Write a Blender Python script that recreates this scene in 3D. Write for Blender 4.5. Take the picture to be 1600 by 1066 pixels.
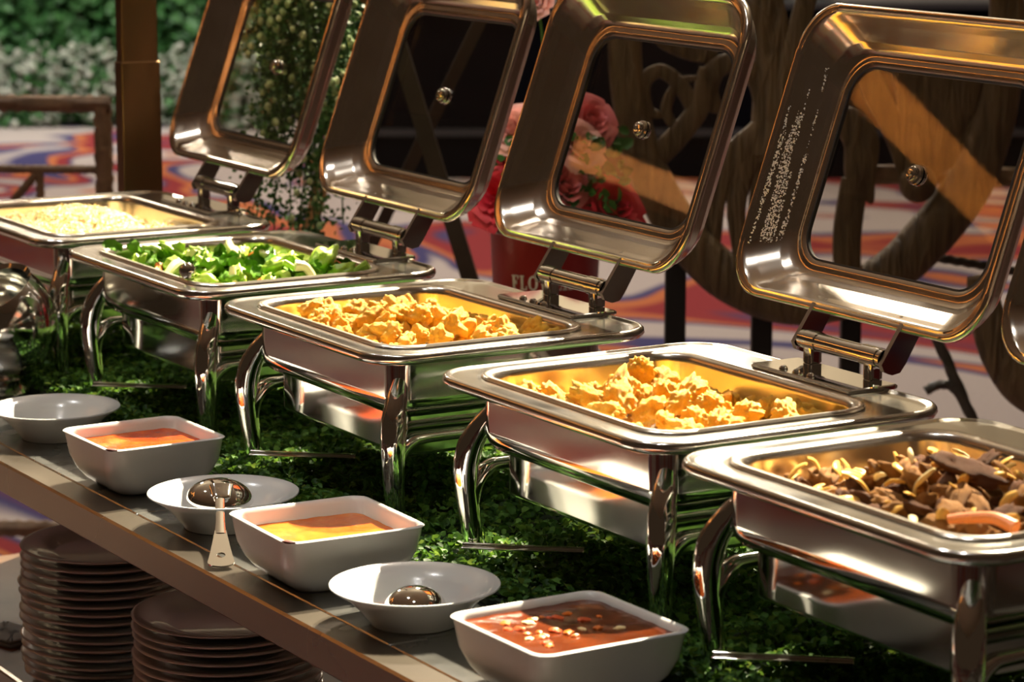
import bpy, bmesh, math, random
from mathutils import Vector, Matrix, noise, Quaternion

PI = math.pi
for o in list(bpy.data.objects):
    bpy.data.objects.remove(o, do_unlink=True)
scene = bpy.context.scene
COL = scene.collection
RNG = random.Random(7)

# ------------------------------------------------------------------ camera
CAM = Vector((3.0188, -1.6515, 1.7696))
FWD = Vector((-0.84667, 0.50030, -0.18126)).normalized()
RIGHT = FWD.cross(Vector((0, 0, 1))).normalized()
UP = RIGHT.cross(FWD)
cam_data = bpy.data.cameras.new('camera')
cam = bpy.data.objects.new('camera', cam_data)
COL.objects.link(cam)
cam.matrix_world = Matrix((
    (RIGHT.x, UP.x, -FWD.x, CAM.x), (RIGHT.y, UP.y, -FWD.y, CAM.y),
    (RIGHT.z, UP.z, -FWD.z, CAM.z), (0, 0, 0, 1)))
cam_data.sensor_width = 36.0
cam_data.lens = 101.38
cam_data.clip_end = 200
cam_data.dof.use_dof = True
cam_data.dof.focus_distance = 3.65
cam_data.dof.aperture_fstop = 8.0
scene.camera = cam

# ------------------------------------------------------------------ world, lights, exposure
world = bpy.data.worlds.new('world')
scene.world = world
world.use_nodes = True
world.node_tree.nodes['Background'].inputs[0].default_value = (0.076, 0.046, 0.026, 1)
world.node_tree.nodes['Background'].inputs[1].default_value = 0.36
scene.view_settings.view_transform = 'Standard'
scene.view_settings.look = 'None'
scene.view_settings.gamma = 1.0
scene.view_settings.exposure = 0.12
scene.view_settings.use_curve_mapping = False


def spot(name, loc, target, energy, color, size, radius, blend=0.4):
    l = bpy.data.lights.new(name, 'SPOT')
    l.energy = energy
    l.color = color
    l.spot_size = math.radians(size)
    l.spot_blend = blend
    l.shadow_soft_size = radius
    o = bpy.data.objects.new(name, l)
    COL.objects.link(o)
    o.location = loc
    d = Vector(target) - Vector(loc)
    o.rotation_euler = d.to_track_quat('-Z', 'Y').to_euler()
    return o


# key: a row of ceiling track spots behind the buffet, aimed at the food
KEYDIR = Vector((-0.36, 0.55, 0.76)).normalized()
KEYDIR2 = Vector((-0.02, 0.42, 0.86)).normalized()
for xx in (-1.55, -0.98, -0.40, 0.20, 0.75):
    tgt = Vector((xx, 0.15, 1.05))
    spot('track_spot', tgt + KEYDIR * 5.2, tgt, 5200, (1.0, 0.86, 0.62), 13, 0.035, 0.5)
    spot('track_spot', tgt + KEYDIR2 * 5.2, tgt, 4300, (1.0, 0.88, 0.68), 13, 0.035, 0.5)
# front ceiling downlights over the guests' side
for k, xx in enumerate((-2.2, -0.6, 1.0)):
    spot('ceiling_downlight', (xx, -0.75, 4.4), (xx + 0.25, 0.15, 1.0), 78, (1.0, 0.97, 0.93), 60, 0.07)
# hall lights over the carpet behind
for k, (xx, yy) in enumerate(((-4.0, 2.6), (-8.0, 1.5), (-7.5, 5.5), (-12.0, 4.0), (-12.0, 8.5))):
    l = bpy.data.lights.new('hall_chandelier', 'POINT')
    l.energy = 105
    l.color = (1.0, 0.88, 0.72)
    l.shadow_soft_size = 0.2
    o = bpy.data.objects.new('hall_chandelier', l)
    COL.objects.link(o)
    o.location = (xx, yy, 4.2)
    spot('hall_downlight', (xx, yy, 4.1), (xx, yy, 0), 165, (1.0, 0.92, 0.86), 125, 0.2, 0.8)
spot('garden_spot', (-10.0, 2.0, 4.8), (-13.5, 4.6, 0.4), 750, (0.92, 1.0, 0.95), 70, 0.1, 0.8)
spot('decor_spot', (-0.6, 2.6, 4.4), (-1.6, 1.2, 1.1), 80, (1.0, 0.82, 0.55), 50, 0.06, 0.6)


# ------------------------------------------------------------------ node helpers
def new_mat(name):
    m = bpy.data.materials.new(name)
    m.use_nodes = True
    return m, m.node_tree, m.node_tree.nodes['Principled BSDF']


def ramp(nt, fac, stops, interp='LINEAR'):
    r = nt.nodes.new('ShaderNodeValToRGB')
    r.color_ramp.interpolation = interp
    while len(r.color_ramp.elements) < len(stops):
        r.color_ramp.elements.new(0.5)
    for e, (p, c) in zip(r.color_ramp.elements, stops):
        e.position = p
        e.color = (c[0], c[1], c[2], 1)
    nt.links.new(fac, r.inputs[0])
    return r.outputs[0]


def noise_tex(nt, scale, detail=3, coord='Object', rough=0.5, vec_scale=None, dist=0.0):
    tc = nt.nodes.new('ShaderNodeTexCoord')
    n = nt.nodes.new('ShaderNodeTexNoise')
    n.inputs['Scale'].default_value = scale
    n.inputs['Detail'].default_value = detail
    n.inputs['Roughness'].default_value = rough
    n.inputs['Distortion'].default_value = dist
    if vec_scale:
        mp = nt.nodes.new('ShaderNodeMapping')
        mp.inputs['Scale'].default_value = vec_scale
        nt.links.new(tc.outputs[coord], mp.inputs[0])
        nt.links.new(mp.outputs[0], n.inputs['Vector'])
    else:
        nt.links.new(tc.outputs[coord], n.inputs['Vector'])
    return n.outputs['Fac']


def bump(nt, b, height, strength, dist=0.01):
    n = nt.nodes.new('ShaderNodeBump')
    n.inputs['Strength'].default_value = strength
    n.inputs['Distance'].default_value = dist
    nt.links.new(height, n.inputs['Height'])
    nt.links.new(n.outputs[0], b.inputs['Normal'])


def simple(name, col, rough=0.5, metal=0.0, coat=0.0, var=0.0, scale=30, bmp=0.0, bdist=0.002, sss=0.0):
    m, nt, b = new_mat(name)
    b.inputs['Roughness'].default_value = rough
    b.inputs['Metallic'].default_value = metal
    b.inputs['Coat Weight'].default_value = coat
    b.inputs['Base Color'].default_value = (*col, 1)
    if var or bmp:
        f = noise_tex(nt, scale, 4)
        if var:
            lo = [max(0, c * (1 - var)) for c in col]
            hi = [min(1, c * (1 + var)) for c in col]
            nt.links.new(ramp(nt, f, [(0.3, lo), (0.7, hi)]), b.inputs['Base Color'])
        if bmp:
            bump(nt, b, f, bmp, bdist)
    if sss:
        b.inputs['Subsurface Weight'].default_value = sss
        b.inputs['Subsurface Radius'].default_value = (0.01, 0.006, 0.003)
        b.inputs['Subsurface Scale'].default_value = 0.5
    return m


def steel(name, col, rough, spread=0.06, scale=14, stretch=(1, 1, 1), bmp=0.0):
    m, nt, b = new_mat(name)
    b.inputs['Metallic'].default_value = 1.0
    b.inputs['Base Color'].default_value = (*col, 1)
    f = noise_tex(nt, scale, 4, vec_scale=stretch)
    mr = nt.nodes.new('ShaderNodeMapRange')
    mr.inputs['To Min'].default_value = max(0.02, rough - spread)
    mr.inputs['To Max'].default_value = rough + spread
    nt.links.new(f, mr.inputs['Value'])
    nt.links.new(mr.outputs[0], b.inputs['Roughness'])
    if bmp:
        bump(nt, b, f, bmp, 0.002)
    return m


def leafy(name, stops, rough=0.45, trans=0.0):
    m, nt, b = new_mat(name)
    g = nt.nodes.new('ShaderNodeNewGeometry')
    nt.links.new(ramp(nt, g.outputs['Random Per Island'], stops), b.inputs['Base Color'])
    b.inputs['Roughness'].default_value = rough
    b.inputs['Specular IOR Level'].default_value = 0.25
    return m


M = {}
M['steel'] = steel('polished_steel', (0.70, 0.70, 0.67), 0.09, 0.05, 9)
M['pan_steel'] = steel('satin_pan_steel', (0.82, 0.76, 0.67), 0.24, 0.02, 5)
M['rim_steel'] = steel('rim_steel', (0.80, 0.78, 0.72), 0.17, 0.05, 20)
M['lid_steel'] = steel('lid_steel', (0.80, 0.72, 0.62), 0.17, 0.06, 12, bmp=0.02)
M['chrome'] = steel('chrome', (0.80, 0.80, 0.78), 0.05, 0.02, 8)
M['dark_gasket'] = simple('rubber_gasket', (0.015, 0.013, 0.012), 0.5)
M['ceramic'] = simple('white_ceramic', (0.63, 0.63, 0.62), 0.22, coat=0.3, var=0.03, scale=8)
M['plate'] = simple('stacked_plate_ceramic', (0.60, 0.56, 0.51), 0.2, coat=0.4, var=0.04, scale=8)
M['table_steel'] = steel('worn_table_steel', (0.42, 0.42, 0.40), 0.26, 0.12, 7, bmp=0.03)
M['fascia'] = steel('brushed_table_edge', (0.34, 0.29, 0.23), 0.27, 0.03, 3)
M['bronze'] = steel('dark_bronze', (0.26, 0.16, 0.08), 0.32, 0.08, 4, (20, 20, 1))
M['napkin'] = simple('napkin_cloth', (0.42, 0.47, 0.52), 0.8)
M['shelf'] = simple('dark_shelf_wood', (0.16, 0.085, 0.045), 0.45, var=0.3, scale=12)

# thin glass pane: fresnel mix of clear and mirror
m = bpy.data.materials.new('lid_glass')
m.use_nodes = True
nt = m.node_tree
nt.nodes.clear()
out = nt.nodes.new('ShaderNodeOutputMaterial')
mix = nt.nodes.new('ShaderNodeMixShader')
tr = nt.nodes.new('ShaderNodeBsdfTransparent')
tr.inputs[0].default_value = (0.90, 0.885, 0.86, 1)
gl = nt.nodes.new('ShaderNodeBsdfGlossy')
gl.inputs['Roughness'].default_value = 0.02
lw = nt.nodes.new('ShaderNodeLayerWeight')
lw.inputs['Blend'].default_value = 0.5
pw5 = nt.nodes.new('ShaderNodeMath'); pw5.operation = 'POWER'; pw5.inputs[1].default_value = 5.0
nt.links.new(lw.outputs['Facing'], pw5.inputs[0])
fr = nt.nodes.new('ShaderNodeMapRange')
fr.inputs['To Min'].default_value = 0.04
fr.inputs['To Max'].default_value = 1.0
nt.links.new(pw5.outputs[0], fr.inputs['Value'])
nt.links.new(fr.outputs[0], mix.inputs[0])
nt.links.new(tr.outputs[0], mix.inputs[1])
nt.links.new(gl.outputs[0], mix.inputs[2])
nt.links.new(mix.outputs[0], out.inputs[0])
M['glass'] = m
m, nt, b = new_mat('water_drops')
b.inputs['Base Color'].default_value = (0.85, 0.82, 0.78, 1)
b.inputs['Roughness'].default_value = 0.15
M['drops'] = m

# carpet: swirling contour bands
m, nt, b = new_mat('swirl_carpet')
f1 = noise_tex(nt, 0.42, 2, rough=0.45, vec_scale=(1.0, 1.5, 1), dist=1.2)
mul = nt.nodes.new('ShaderNodeMath'); mul.operation = 'MULTIPLY'; mul.inputs[1].default_value = 2.9
nt.links.new(f1, mul.inputs[0])
frc = nt.nodes.new('ShaderNodeMath'); frc.operation = 'FRACT'
nt.links.new(mul.outputs[0], frc.inputs[0])
BE, RD, NV, OR, WI = (0.46, 0.40, 0.38), (0.26, 0.035, 0.04), (0.06, 0.055, 0.15), (0.48, 0.15, 0.06), (0.15, 0.045, 0.08)
c1 = ramp(nt, frc.outputs[0], [(0.0, BE), (0.34, BE), (0.37, NV), (0.41, NV), (0.42, OR), (0.47, OR), (0.50, RD), (0.62, RD), (0.65, WI), (0.69, NV), (0.73, BE), (0.9, BE), (0.93, OR), (0.96, NV), (1.0, BE)])
f2 = noise_tex(nt, 120, 2)
mx = nt.nodes.new('ShaderNodeMixRGB'); mx.blend_type = 'MULTIPLY'; mx.inputs[0].default_value = 0.5
nt.links.new(c1, mx.inputs[1])
nt.links.new(ramp(nt, f2, [(0.3, (0.6, 0.6, 0.6)), (0.7, (1, 1, 1))]), mx.inputs[2])
nt.links.new(mx.outputs[0], b.inputs['Base Color'])
b.inputs['Roughness'].default_value = 0.95
b.inputs['Specular IOR Level'].default_value = 0.1
M['carpet'] = m
M['black_cloth'] = simple('black_skirting_cloth', (0.004, 0.004, 0.006), 0.9)
M['black_cloth'].node_tree.nodes['Principled BSDF'].inputs['Specular IOR Level'].default_value = 0.0
M['grey_trim'] = simple('stage_trim', (0.03, 0.03, 0.036), 0.6)
M['dark_wall'] = simple('dark_wall_paint', (0.02, 0.017, 0.016), 0.9)
M['cream'] = simple('cream_paint', (0.62, 0.54, 0.40), 0.8, var=0.05, scale=1)
m, nt, b = new_mat('carved_wood')
f = noise_tex(nt, 16, 4, vec_scale=(3.0, 1.0, 0.5), dist=0.8)
nt.links.new(ramp(nt, f, [(0.3, (0.06, 0.036, 0.015)), (0.7, (0.15, 0.095, 0.043))]), b.inputs['Base Color'])
b.inputs['Roughness'].default_value = 0.5
bump(nt, b, f, 0.8, 0.02)
M['wood'] = m
M['rope_wood'] = simple('twisted_wood', (0.20, 0.12, 0.065), 0.55, var=0.3, scale=25)
M['dark_rope'] = simple('dark_twisted_iron', (0.045, 0.04, 0.03), 0.4, var=0.3, scale=30)
M['orange_wood'] = simple('orange_timber', (0.62, 0.25, 0.055), 0.5, var=0.15, scale=6)
M['black_metal'] = simple('black_metal', (0.006, 0.006, 0.006), 0.55)
M['shaded_wood'] = simple('shaded_easel_wood', (0.06, 0.042, 0.028), 0.5, var=0.25, scale=14)  # easel wood darkened in its colour for the legs in dim light
M['easel'] = simple('lit_easel_wood', (0.42, 0.22, 0.085), 0.55, var=0.25, scale=14)  # same easel wood with the warm lighting put into its colour
M['red_pot'] = simple('red_enamel', (0.30, 0.008, 0.008), 0.4, coat=0.1, var=0.06, scale=6)
M['white_print'] = simple('white_lettering', (0.62, 0.56, 0.50), 0.6)
M['rose_red'] = simple('red_petal', (0.62, 0.02, 0.045), 0.6, var=0.25, scale=40)
M['rose_pink'] = simple('pink_petal', (0.75, 0.20, 0.22), 0.6, var=0.2, scale=40)
M['rose_pale'] = simple('pale_pink_petal', (0.80, 0.42, 0.38), 0.6, var=0.15, scale=40)
M['leaf'] = leafy('rose_leaves', [(0, (0.02, 0.07, 0.012)), (1, (0.06, 0.18, 0.03))])
M['boxwood'] = leafy('boxwood_leaves', [(0, (0.02, 0.055, 0.012)), (0.6, (0.045, 0.12, 0.02)), (1, (0.11, 0.23, 0.04))], 0.5)
M['trail_leaf'] = leafy('trailing_leaves', [(0, (0.02, 0.055, 0.015)), (0.7, (0.05, 0.13, 0.03)), (1, (0.12, 0.20, 0.06))])
M['trail_flower'] = leafy('trailing_blossoms', [(0, (0.22, 0.30, 0.12)), (1, (0.45, 0.48, 0.26))])
M['palm'] = leafy('palm_blades', [(0, (0.008, 0.03, 0.012)), (1, (0.02, 0.06, 0.02))])
M['shrub'] = leafy('shrub_leaves', [(0, (0.02, 0.07, 0.02)), (1, (0.06, 0.17, 0.05))])
M['white_flower'] = leafy('white_blossoms', [(0, (0.22, 0.27, 0.20)), (1, (0.52, 0.52, 0.46))], 0.8)
nt = M['boxwood'].node_tree
bx = nt.nodes['Principled BSDF']
bx.inputs['Specular IOR Level'].default_value = 0.12
trl = nt.nodes.new('ShaderNodeBsdfTranslucent')
gi = nt.nodes.new('ShaderNodeNewGeometry')
nt.links.new(ramp(nt, gi.outputs['Random Per Island'], [(0, (0.05, 0.12, 0.01)), (0.6, (0.14, 0.28, 0.03)), (1, (0.34, 0.46, 0.08))]), trl.inputs[0])
mxs = nt.nodes.new('ShaderNodeMixShader')
mxs.inputs[0].default_value = 0.25
nt.links.new(bx.outputs[0], mxs.inputs[1])
nt.links.new(trl.outputs[0], mxs.inputs[2])
nt.links.new(mxs.outputs[0], nt.nodes['Material Output'].inputs[0])
M['mat_back'] = simple('mat_backing', (0.012, 0.03, 0.008), 0.8)

# food
m, nt, b = new_mat('fried_batter')
f = noise_tex(nt, 38, 5, rough=0.65)
nt.links.new(ramp(nt, f, [(0.28, (0.58, 0.18, 0.008)), (0.5, (0.85, 0.44, 0.025)), (0.72, (0.95, 0.66, 0.08))]), b.inputs['Base Color'])
b.inputs['Roughness'].default_value = 0.55
bump(nt, b, noise_tex(nt, 160, 4), 0.6, 0.004)
b.inputs['Subsurface Weight'].default_value = 0.15
b.inputs['Subsurface Radius'].default_value = (0.01, 0.005, 0.002)
b.inputs['Subsurface Scale'].default_value = 0.4
M['fried'] = m
M['rice'] = leafy('rice_grains', [(0, (0.78, 0.62, 0.33)), (0.85, (0.90, 0.80, 0.56)), (0.9, (0.85, 0.55, 0.10)), (0.95, (0.85, 0.6, 0.12)), (0.96, (0.3, 0.4, 0.05)), (1, (0.3, 0.4, 0.05))], 0.5)
M['rice_base'] = simple('rice_mass', (0.80, 0.62, 0.30), 0.7, var=0.15, scale=90, bmp=0.5)
M['veg_leaf'] = simple('cooked_leaf', (0.10, 0.24, 0.015), 0.5, coat=0.0, var=0.75, scale=45, bmp=0.5)
M['veg_stem'] = simple('green_stem', (0.30, 0.47, 0.04), 0.4, coat=0.1, var=0.45, scale=30)
M['veg_pale'] = simple('pale_stalk', (0.72, 0.70, 0.32), 0.25, coat=0.4, var=0.2, scale=40)
M['carrot'] = simple('carrot', (0.78, 0.22, 0.04), 0.35, coat=0.3, var=0.2, scale=40)
M['beef'] = simple('braised_beef', (0.29, 0.13, 0.035), 0.6, coat=0.0, var=0.6, scale=60, bmp=0.6, bdist=0.004)
M['beef_dark'] = simple('dark_beef', (0.10, 0.036, 0.012), 0.6, coat=0.0, var=0.5, scale=60, bmp=0.6, bdist=0.004)
M['onion'] = simple('cooked_onion', (0.72, 0.42, 0.10), 0.3, coat=0.4, var=0.25, scale=40)
M['garlic'] = simple('pale_garlic', (0.82, 0.68, 0.36), 0.35, var=0.15, scale=40)


for nm in ('beef', 'beef_dark', 'veg_leaf', 'onion', 'garlic'):
    M[nm].node_tree.nodes['Principled BSDF'].inputs['Specular IOR Level'].default_value = 0.10


def sauce(name, stops, scale, rough=0.12):
    m, nt, b = new_mat(name)
    f = noise_tex(nt, scale, 4, dist=0.6)
    nt.links.new(ramp(nt, f, stops), b.inputs['Base Color'])
    b.inputs['Roughness'].default_value = rough
    bump(nt, b, noise_tex(nt, scale * 2.2, 2), 0.25, 0.004)
    return m


M['sauce_red'] = sauce('red_chilli_sauce', [(0.3, (0.45, 0.045, 0.008)), (0.55, (0.62, 0.085, 0.013)), (0.75, (0.70, 0.17, 0.03))], 45)
M['sauce_orange'] = sauce('orange_sauce', [(0.3, (0.62, 0.12, 0.013)), (0.7, (0.70, 0.20, 0.025))], 40)
M['soup'] = sauce('tomato_soup', [(0.3, (0.07, 0.013, 0.003)), (0.6, (0.12, 0.024, 0.005)), (0.78, (0.21, 0.055, 0.010))], 22)
M['stain'] = simple('dried_sauce', (0.10, 0.015, 0.006), 0.5)
M['sauce_film'] = simple('sauce_film', (0.70, 0.36, 0.12), 0.35)


# ------------------------------------------------------------------ mesh helpers
def make_mesh(name, verts, faces, mat, angle=35):
    me = bpy.data.meshes.new(name)
    me.from_pydata([tuple(v) for v in verts], [], faces)
    me.update()
    if len(me.polygons):
        me.polygons.foreach_set('use_smooth', [True] * len(me.polygons))
        if angle:
            me.set_sharp_from_angle(angle=math.radians(angle))
    me.materials.append(M[mat] if isinstance(mat, str) else mat)
    return me


def link(name, me, parent=None, loc=None, rot=None):
    o = bpy.data.objects.new(name, me)
    COL.objects.link(o)
    if parent:
        o.parent = parent
    if loc is not None:
        o.location = loc
    if rot is not None:
        o.rotation_euler = rot
    return o


def obj(name, geo, mat, parent=None, angle=35, loc=None, rot=None):
    return link(name, make_mesh(name, geo[0], geo[1], mat, angle), parent, loc, rot)


def tag(o, label, cat, group=None, kind=None):
    if label:
        o['label'] = label
    if cat:
        o['category'] = cat
    if group:
        o['group'] = group
    if kind:
        o['kind'] = kind
    return o


def empty(name, loc=(0, 0, 0), rz=0):
    o = bpy.data.objects.new(name, None)
    COL.objects.link(o)
    o.location = loc
    o.rotation_euler = (0, 0, rz)
    o.empty_display_size = 0.05
    return o


def merge(*geos):
    V, F = [], []
    for v, f in geos:
        n = len(V)
        V += list(v)
        F += [tuple(i + n for i in q) for q in f]
    return V, F


def xform(geo, mat):
    return [mat @ Vector(v) for v in geo[0]], geo[1]


def rrect(x0, x1, y0, y1, r, n=7, e=0.003):
    r = max(1e-4, min(r, (x1 - x0) / 2 - 1e-3, (y1 - y0) / 2 - 1e-3))
    e = min(e, (x1 - x0) / 2 - r - 2e-4, (y1 - y0) / 2 - r - 2e-4)
    pts = []
    for cx, cy, a0 in ((x1 - r, y1 - r, 0), (x0 + r, y1 - r, 90), (x0 + r, y0 + r, 180), (x1 - r, y0 + r, 270)):
        t0, t1 = math.radians(a0), math.radians(a0 + 90)
        pts.append((cx + r * math.cos(t0) + e * math.sin(t0), cy + r * math.sin(t0) - e * math.cos(t0)))
        for k in range(n + 1):
            a = math.radians(a0 + 90 * k / n)
            pts.append((cx + r * math.cos(a), cy + r * math.sin(a)))
        pts.append((cx + r * math.cos(t1) - e * math.sin(t1), cy + r * math.sin(t1) + e * math.cos(t1)))
    return pts


def supp(rings, thr=0.014, e=0.0018):
    """support loops so that flat walls shade flat"""
    out = [rings[0]]
    for a, b in zip(rings, rings[1:]):
        d = min((Vector(p) - Vector(q)).length for p, q in zip(a, b))
        if d > thr:
            for t in (e / d, 1 - e / d):
                out.append([Vector(p).lerp(Vector(q), t) for p, q in zip(a, b)])
        out.append(b)
    return out


def loft(rings, cap0=False, cap1=False, closed=True):
    n = len(rings[0])
    V = [Vector(p) for r in rings for p in r]
    F = []
    for i in range(len(rings) - 1):
        for j in range(n if closed else n - 1):
            k = (j + 1) % n
            F.append((i * n + j, i * n + k, (i + 1) * n + k, (i + 1) * n + j))
    if cap0:
        F.append(tuple(reversed(range(n))))
    if cap1:
        F.append(tuple(range((len(rings) - 1) * n, len(rings) * n)))
    return V, F


def rr_ring(rect, r, z, n=7):
    return [(x, y, z) for x, y in rrect(*rect, r, n)]


def inset(rect, d):
    return (rect[0] + d, rect[1] - d, rect[2] + d, rect[3] - d)


def box(x0, x1, y0, y1, z0, z1, bev=0.0):
    if bev <= 0:
        V = [Vector((x, y, z)) for z in (z0, z1) for x, y in ((x0, y0), (x1, y0), (x1, y1), (x0, y1))]
        return V, [(3, 2, 1, 0), (4, 5, 6, 7), (0, 1, 5, 4), (1, 2, 6, 5), (2, 3, 7, 6), (3, 0, 4, 7)]
    R = (x0, x1, y0, y1)
    return loft([rr_ring(inset(R, bev), bev, z0, 2), rr_ring(R, bev, z0 + bev, 2), rr_ring(R, bev, z1 - bev, 2), rr_ring(inset(R, bev), bev, z1, 2)], True, True)


def lathe(prof, n=32, closed_prof=False):
    rings = []
    for r, z in prof:
        rings.append([(max(r, 1e-4) * math.cos(2 * PI * k / n), max(r, 1e-4) * math.sin(2 * PI * k / n), z) for k in range(n)])
    if closed_prof:
        rings.append(rings[0])
    return loft(rings)


def smooth_path(pts, per=6):
    P = [Vector(p) for p in pts]
    if len(P) < 3:
        return P
    out = []
    for i in range(len(P) - 1):
        p0 = P[max(i - 1, 0)]; p1 = P[i]; p2 = P[i + 1]; p3 = P[min(i + 2, len(P) - 1)]
        for k in range(per):
            t = k / per
            out.append(0.5 * ((2 * p1) + (p2 - p0) * t + (2 * p0 - 5 * p1 + 4 * p2 - p3) * t * t + (3 * p1 - p0 - 3 * p2 + p3) * t ** 3))
    out.append(P[-1])
    return out


def interp(vals, n):
    out = []
    for k in range(n):
        t = k / (n - 1) * (len(vals) - 1)
        i = min(int(t), len(vals) - 2)
        out.append(vals[i] + (vals[i + 1] - vals[i]) * (t - i))
    return out


def tube(pts, radii, n=10, per=6, cap=True, up=None, flat=1.0, sq=1.0, lobes=0, twist=0.0, lobe_amp=0.24):
    """sweep; flat scales the profile along the second frame axis; lobes/twist make a rope"""
    P = smooth_path(pts, per) if per > 1 else [Vector(p) for p in pts]
    R = interp(radii if isinstance(radii, (list, tuple)) else [radii, radii], len(P))
    rings = []
    ref = Vector(up) if up else None
    prev = None
    dist = 0.0
    for i, p in enumerate(P):
        t = (P[min(i + 1, len(P) - 1)] - P[max(i - 1, 0)]).normalized()
        if ref is not None:
            b = ref - t * ref.dot(t)
            b.normalize()
            a = t.cross(b)
        else:
            if prev is None:
                a = t.orthogonal().normalized()
            else:
                a = prev - t * prev.dot(t)
                a.normalize()
            b = t.cross(a)
        prev = a
        if i:
            dist += (p - P[i - 1]).length
        ring = []
        for k in range(n):
            th = 2 * PI * k / n
            rr = R[i]
            if lobes:
                rr *= 1 - lobe_amp + lobe_amp * abs(math.cos(lobes * 0.5 * (th - twist * dist))) * 2
            ct, st_ = math.cos(th), math.sin(th)
            if sq != 1.0:
                ct, st_ = math.copysign(abs(ct) ** sq, ct), math.copysign(abs(st_) ** sq, st_)
            ring.append(p + a * (rr * ct) + b * (rr * flat * st_))
        rings.append(ring)
    return loft(rings, cap, cap)


def rope(p0, p1, r, twist=60, n=12, step=None):
    p0, p1 = Vector(p0), Vector(p1)
    L = (p1 - p0).length
    k = max(8, int(L / (step or r * 0.9)))
    return tube([p0.lerp(p1, i / k) for i in range(k + 1)], r, n, 1, lobes=3, twist=twist)


def cyl(p0, p1, r, n=14):
    return tube([p0, p1], r, n, 1)


def uvsphere(c, r, nu=12, nv=8, sz=1.0):
    return [Vector(c) + Vector(v) for v in lathe([(r * math.sin(PI * k / nv), -r * sz * math.cos(PI * k / nv)) for k in range(nv + 1)], nu)[0]], lathe([(r * math.sin(PI * k / nv), -r * math.cos(PI * k / nv)) for k in range(nv + 1)], nu)[1]


def icosphere(sub):
    bm = bmesh.new()
    bmesh.ops.create_icosphere(bm, subdivisions=sub, radius=1.0)
    V = [v.co.copy() for v in bm.verts]
    F = [tuple(v.index for v in f.verts) for f in bm.faces]
    bm.free()
    return V, F


def lump(seed, sub, scale, amp, freq, amp2=0.0, freq2=6.0):
    V, F = icosphere(sub)
    off = Vector((seed * 3.1, seed * 1.7, seed * 5.3))
    out = []
    for v in V:
        d = 1 + amp * noise.noise(v * freq + off)
        if amp2:
            d += amp2 * abs(noise.noise(v * freq2 + off * 2))
        out.append(Vector((v.x * d * scale[0], v.y * d * scale[1], v.z * d * scale[2])))
    return out, F


def at(px, py, D):
    """point at view depth D behind pixel (used to lay out the far decor, then built as solid things there)"""
    f = 4505.86
    return CAM + (FWD + RIGHT * ((px - 800) / f) - UP * ((py - 533) / f)) * D


# ------------------------------------------------------------------ setting
def struct(name, geo, mat, label=None, cat=None, angle=35):
    o = obj(name, geo, mat, None, angle)
    o['kind'] = 'structure'
    if label:
        o['label'] = label
        o['category'] = cat
    return o


struct('floor', box(-24, 8, -8, 16, -0.05, 0.0), 'carpet', 'swirl patterned carpet in beige, red, orange and navy', 'floor')
# far wall beyond stage and flowers
wc = CAM + Vector((FWD.x, FWD.y, 0)).normalized() * 19.5
wang = math.atan2(RIGHT.y, RIGHT.x)
w = struct('wall_back', box(-12, 12, 0, 0.2, 0, 5.6), 'cream', 'cream hall wall far behind the stage', 'wall')
w.location = (wc.x, wc.y, 0)
w.rotation_euler.z = wang
w = struct('trim_1', box(-12, 12, -0.06, -0.005, 0, 2.0), 'dark_wall', 'dark wainscot along the far wall', 'wainscot')
w.location = (wc.x, wc.y, 0)
w.rotation_euler.z = wang
struct('ceiling', box(-24, 8, -8, 16, 5.6, 5.65), 'cream', 'cream hall ceiling', 'ceiling')

# ------------------------------------------------------------------ buffet table
TZ = 0.86
X0, X1, YF, YB = -1.86, 1.75, -0.247, 0.56
tb = empty('buffet_table', (0, 0, 0))
tag(tb, 'long stainless steel buffet table carrying the chafing dishes', 'table')
# frame border and inset panels
fr_in = 0.045
obj('front_edge', box(X0, X1, YF, YF + fr_in, TZ - 0.045, TZ, 0.003), 'fascia', tb)
obj('back_edge', box(X0, X1, YB - fr_in, YB, TZ - 0.045, TZ, 0.003), 'fascia', tb)
obj('end_edge', box(X0, X0 + fr_in, YF + fr_in, YB - fr_in, TZ - 0.045, TZ, 0.003), 'fascia', tb)
obj('end_edge', box(X1 - fr_in, X1, YF + fr_in, YB - fr_in, TZ - 0.045, TZ, 0.003), 'fascia', tb)
npan = 5
pw = (X1 - X0 - 2 * fr_in) / npan
for k in range(npan):
    xa = X0 + fr_in + k * pw
    obj('top_panel', box(xa + 0.001, xa + pw - 0.001, YF + fr_in + 0.0015, YB - fr_in - 0.0015, TZ - 0.02, TZ - 0.0008, 0.0015), 'table_steel', tb)
for xx in (X0 + 0.03, X1 - 0.08):
    for yy in (YF + 0.06, YB - 0.09):
        obj('leg', box(xx, xx + 0.05, yy, yy + 0.05, 0, TZ - 0.045, 0.004), 'bronze', tb)
SZ = 0.45
obj('shelf', box(X0 + 0.08, X1 - 0.08, -0.13, YB - 0.04, SZ - 0.03, SZ, 0.003), 'shelf', tb)
obj('shelf_edge', box(X0 + 0.08, X1 - 0.08, -0.142, -0.131, SZ - 0.04, SZ + 0.004, 0.002), 'fascia', tb)
for xx in (X0 + 0.03, X1 - 0.08):
    obj('shelf_bearer', box(xx + 0.045, xx + 0.06, -0.18, YB - 0.05, SZ - 0.07, SZ - 0.03), 'bronze', tb)

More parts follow.
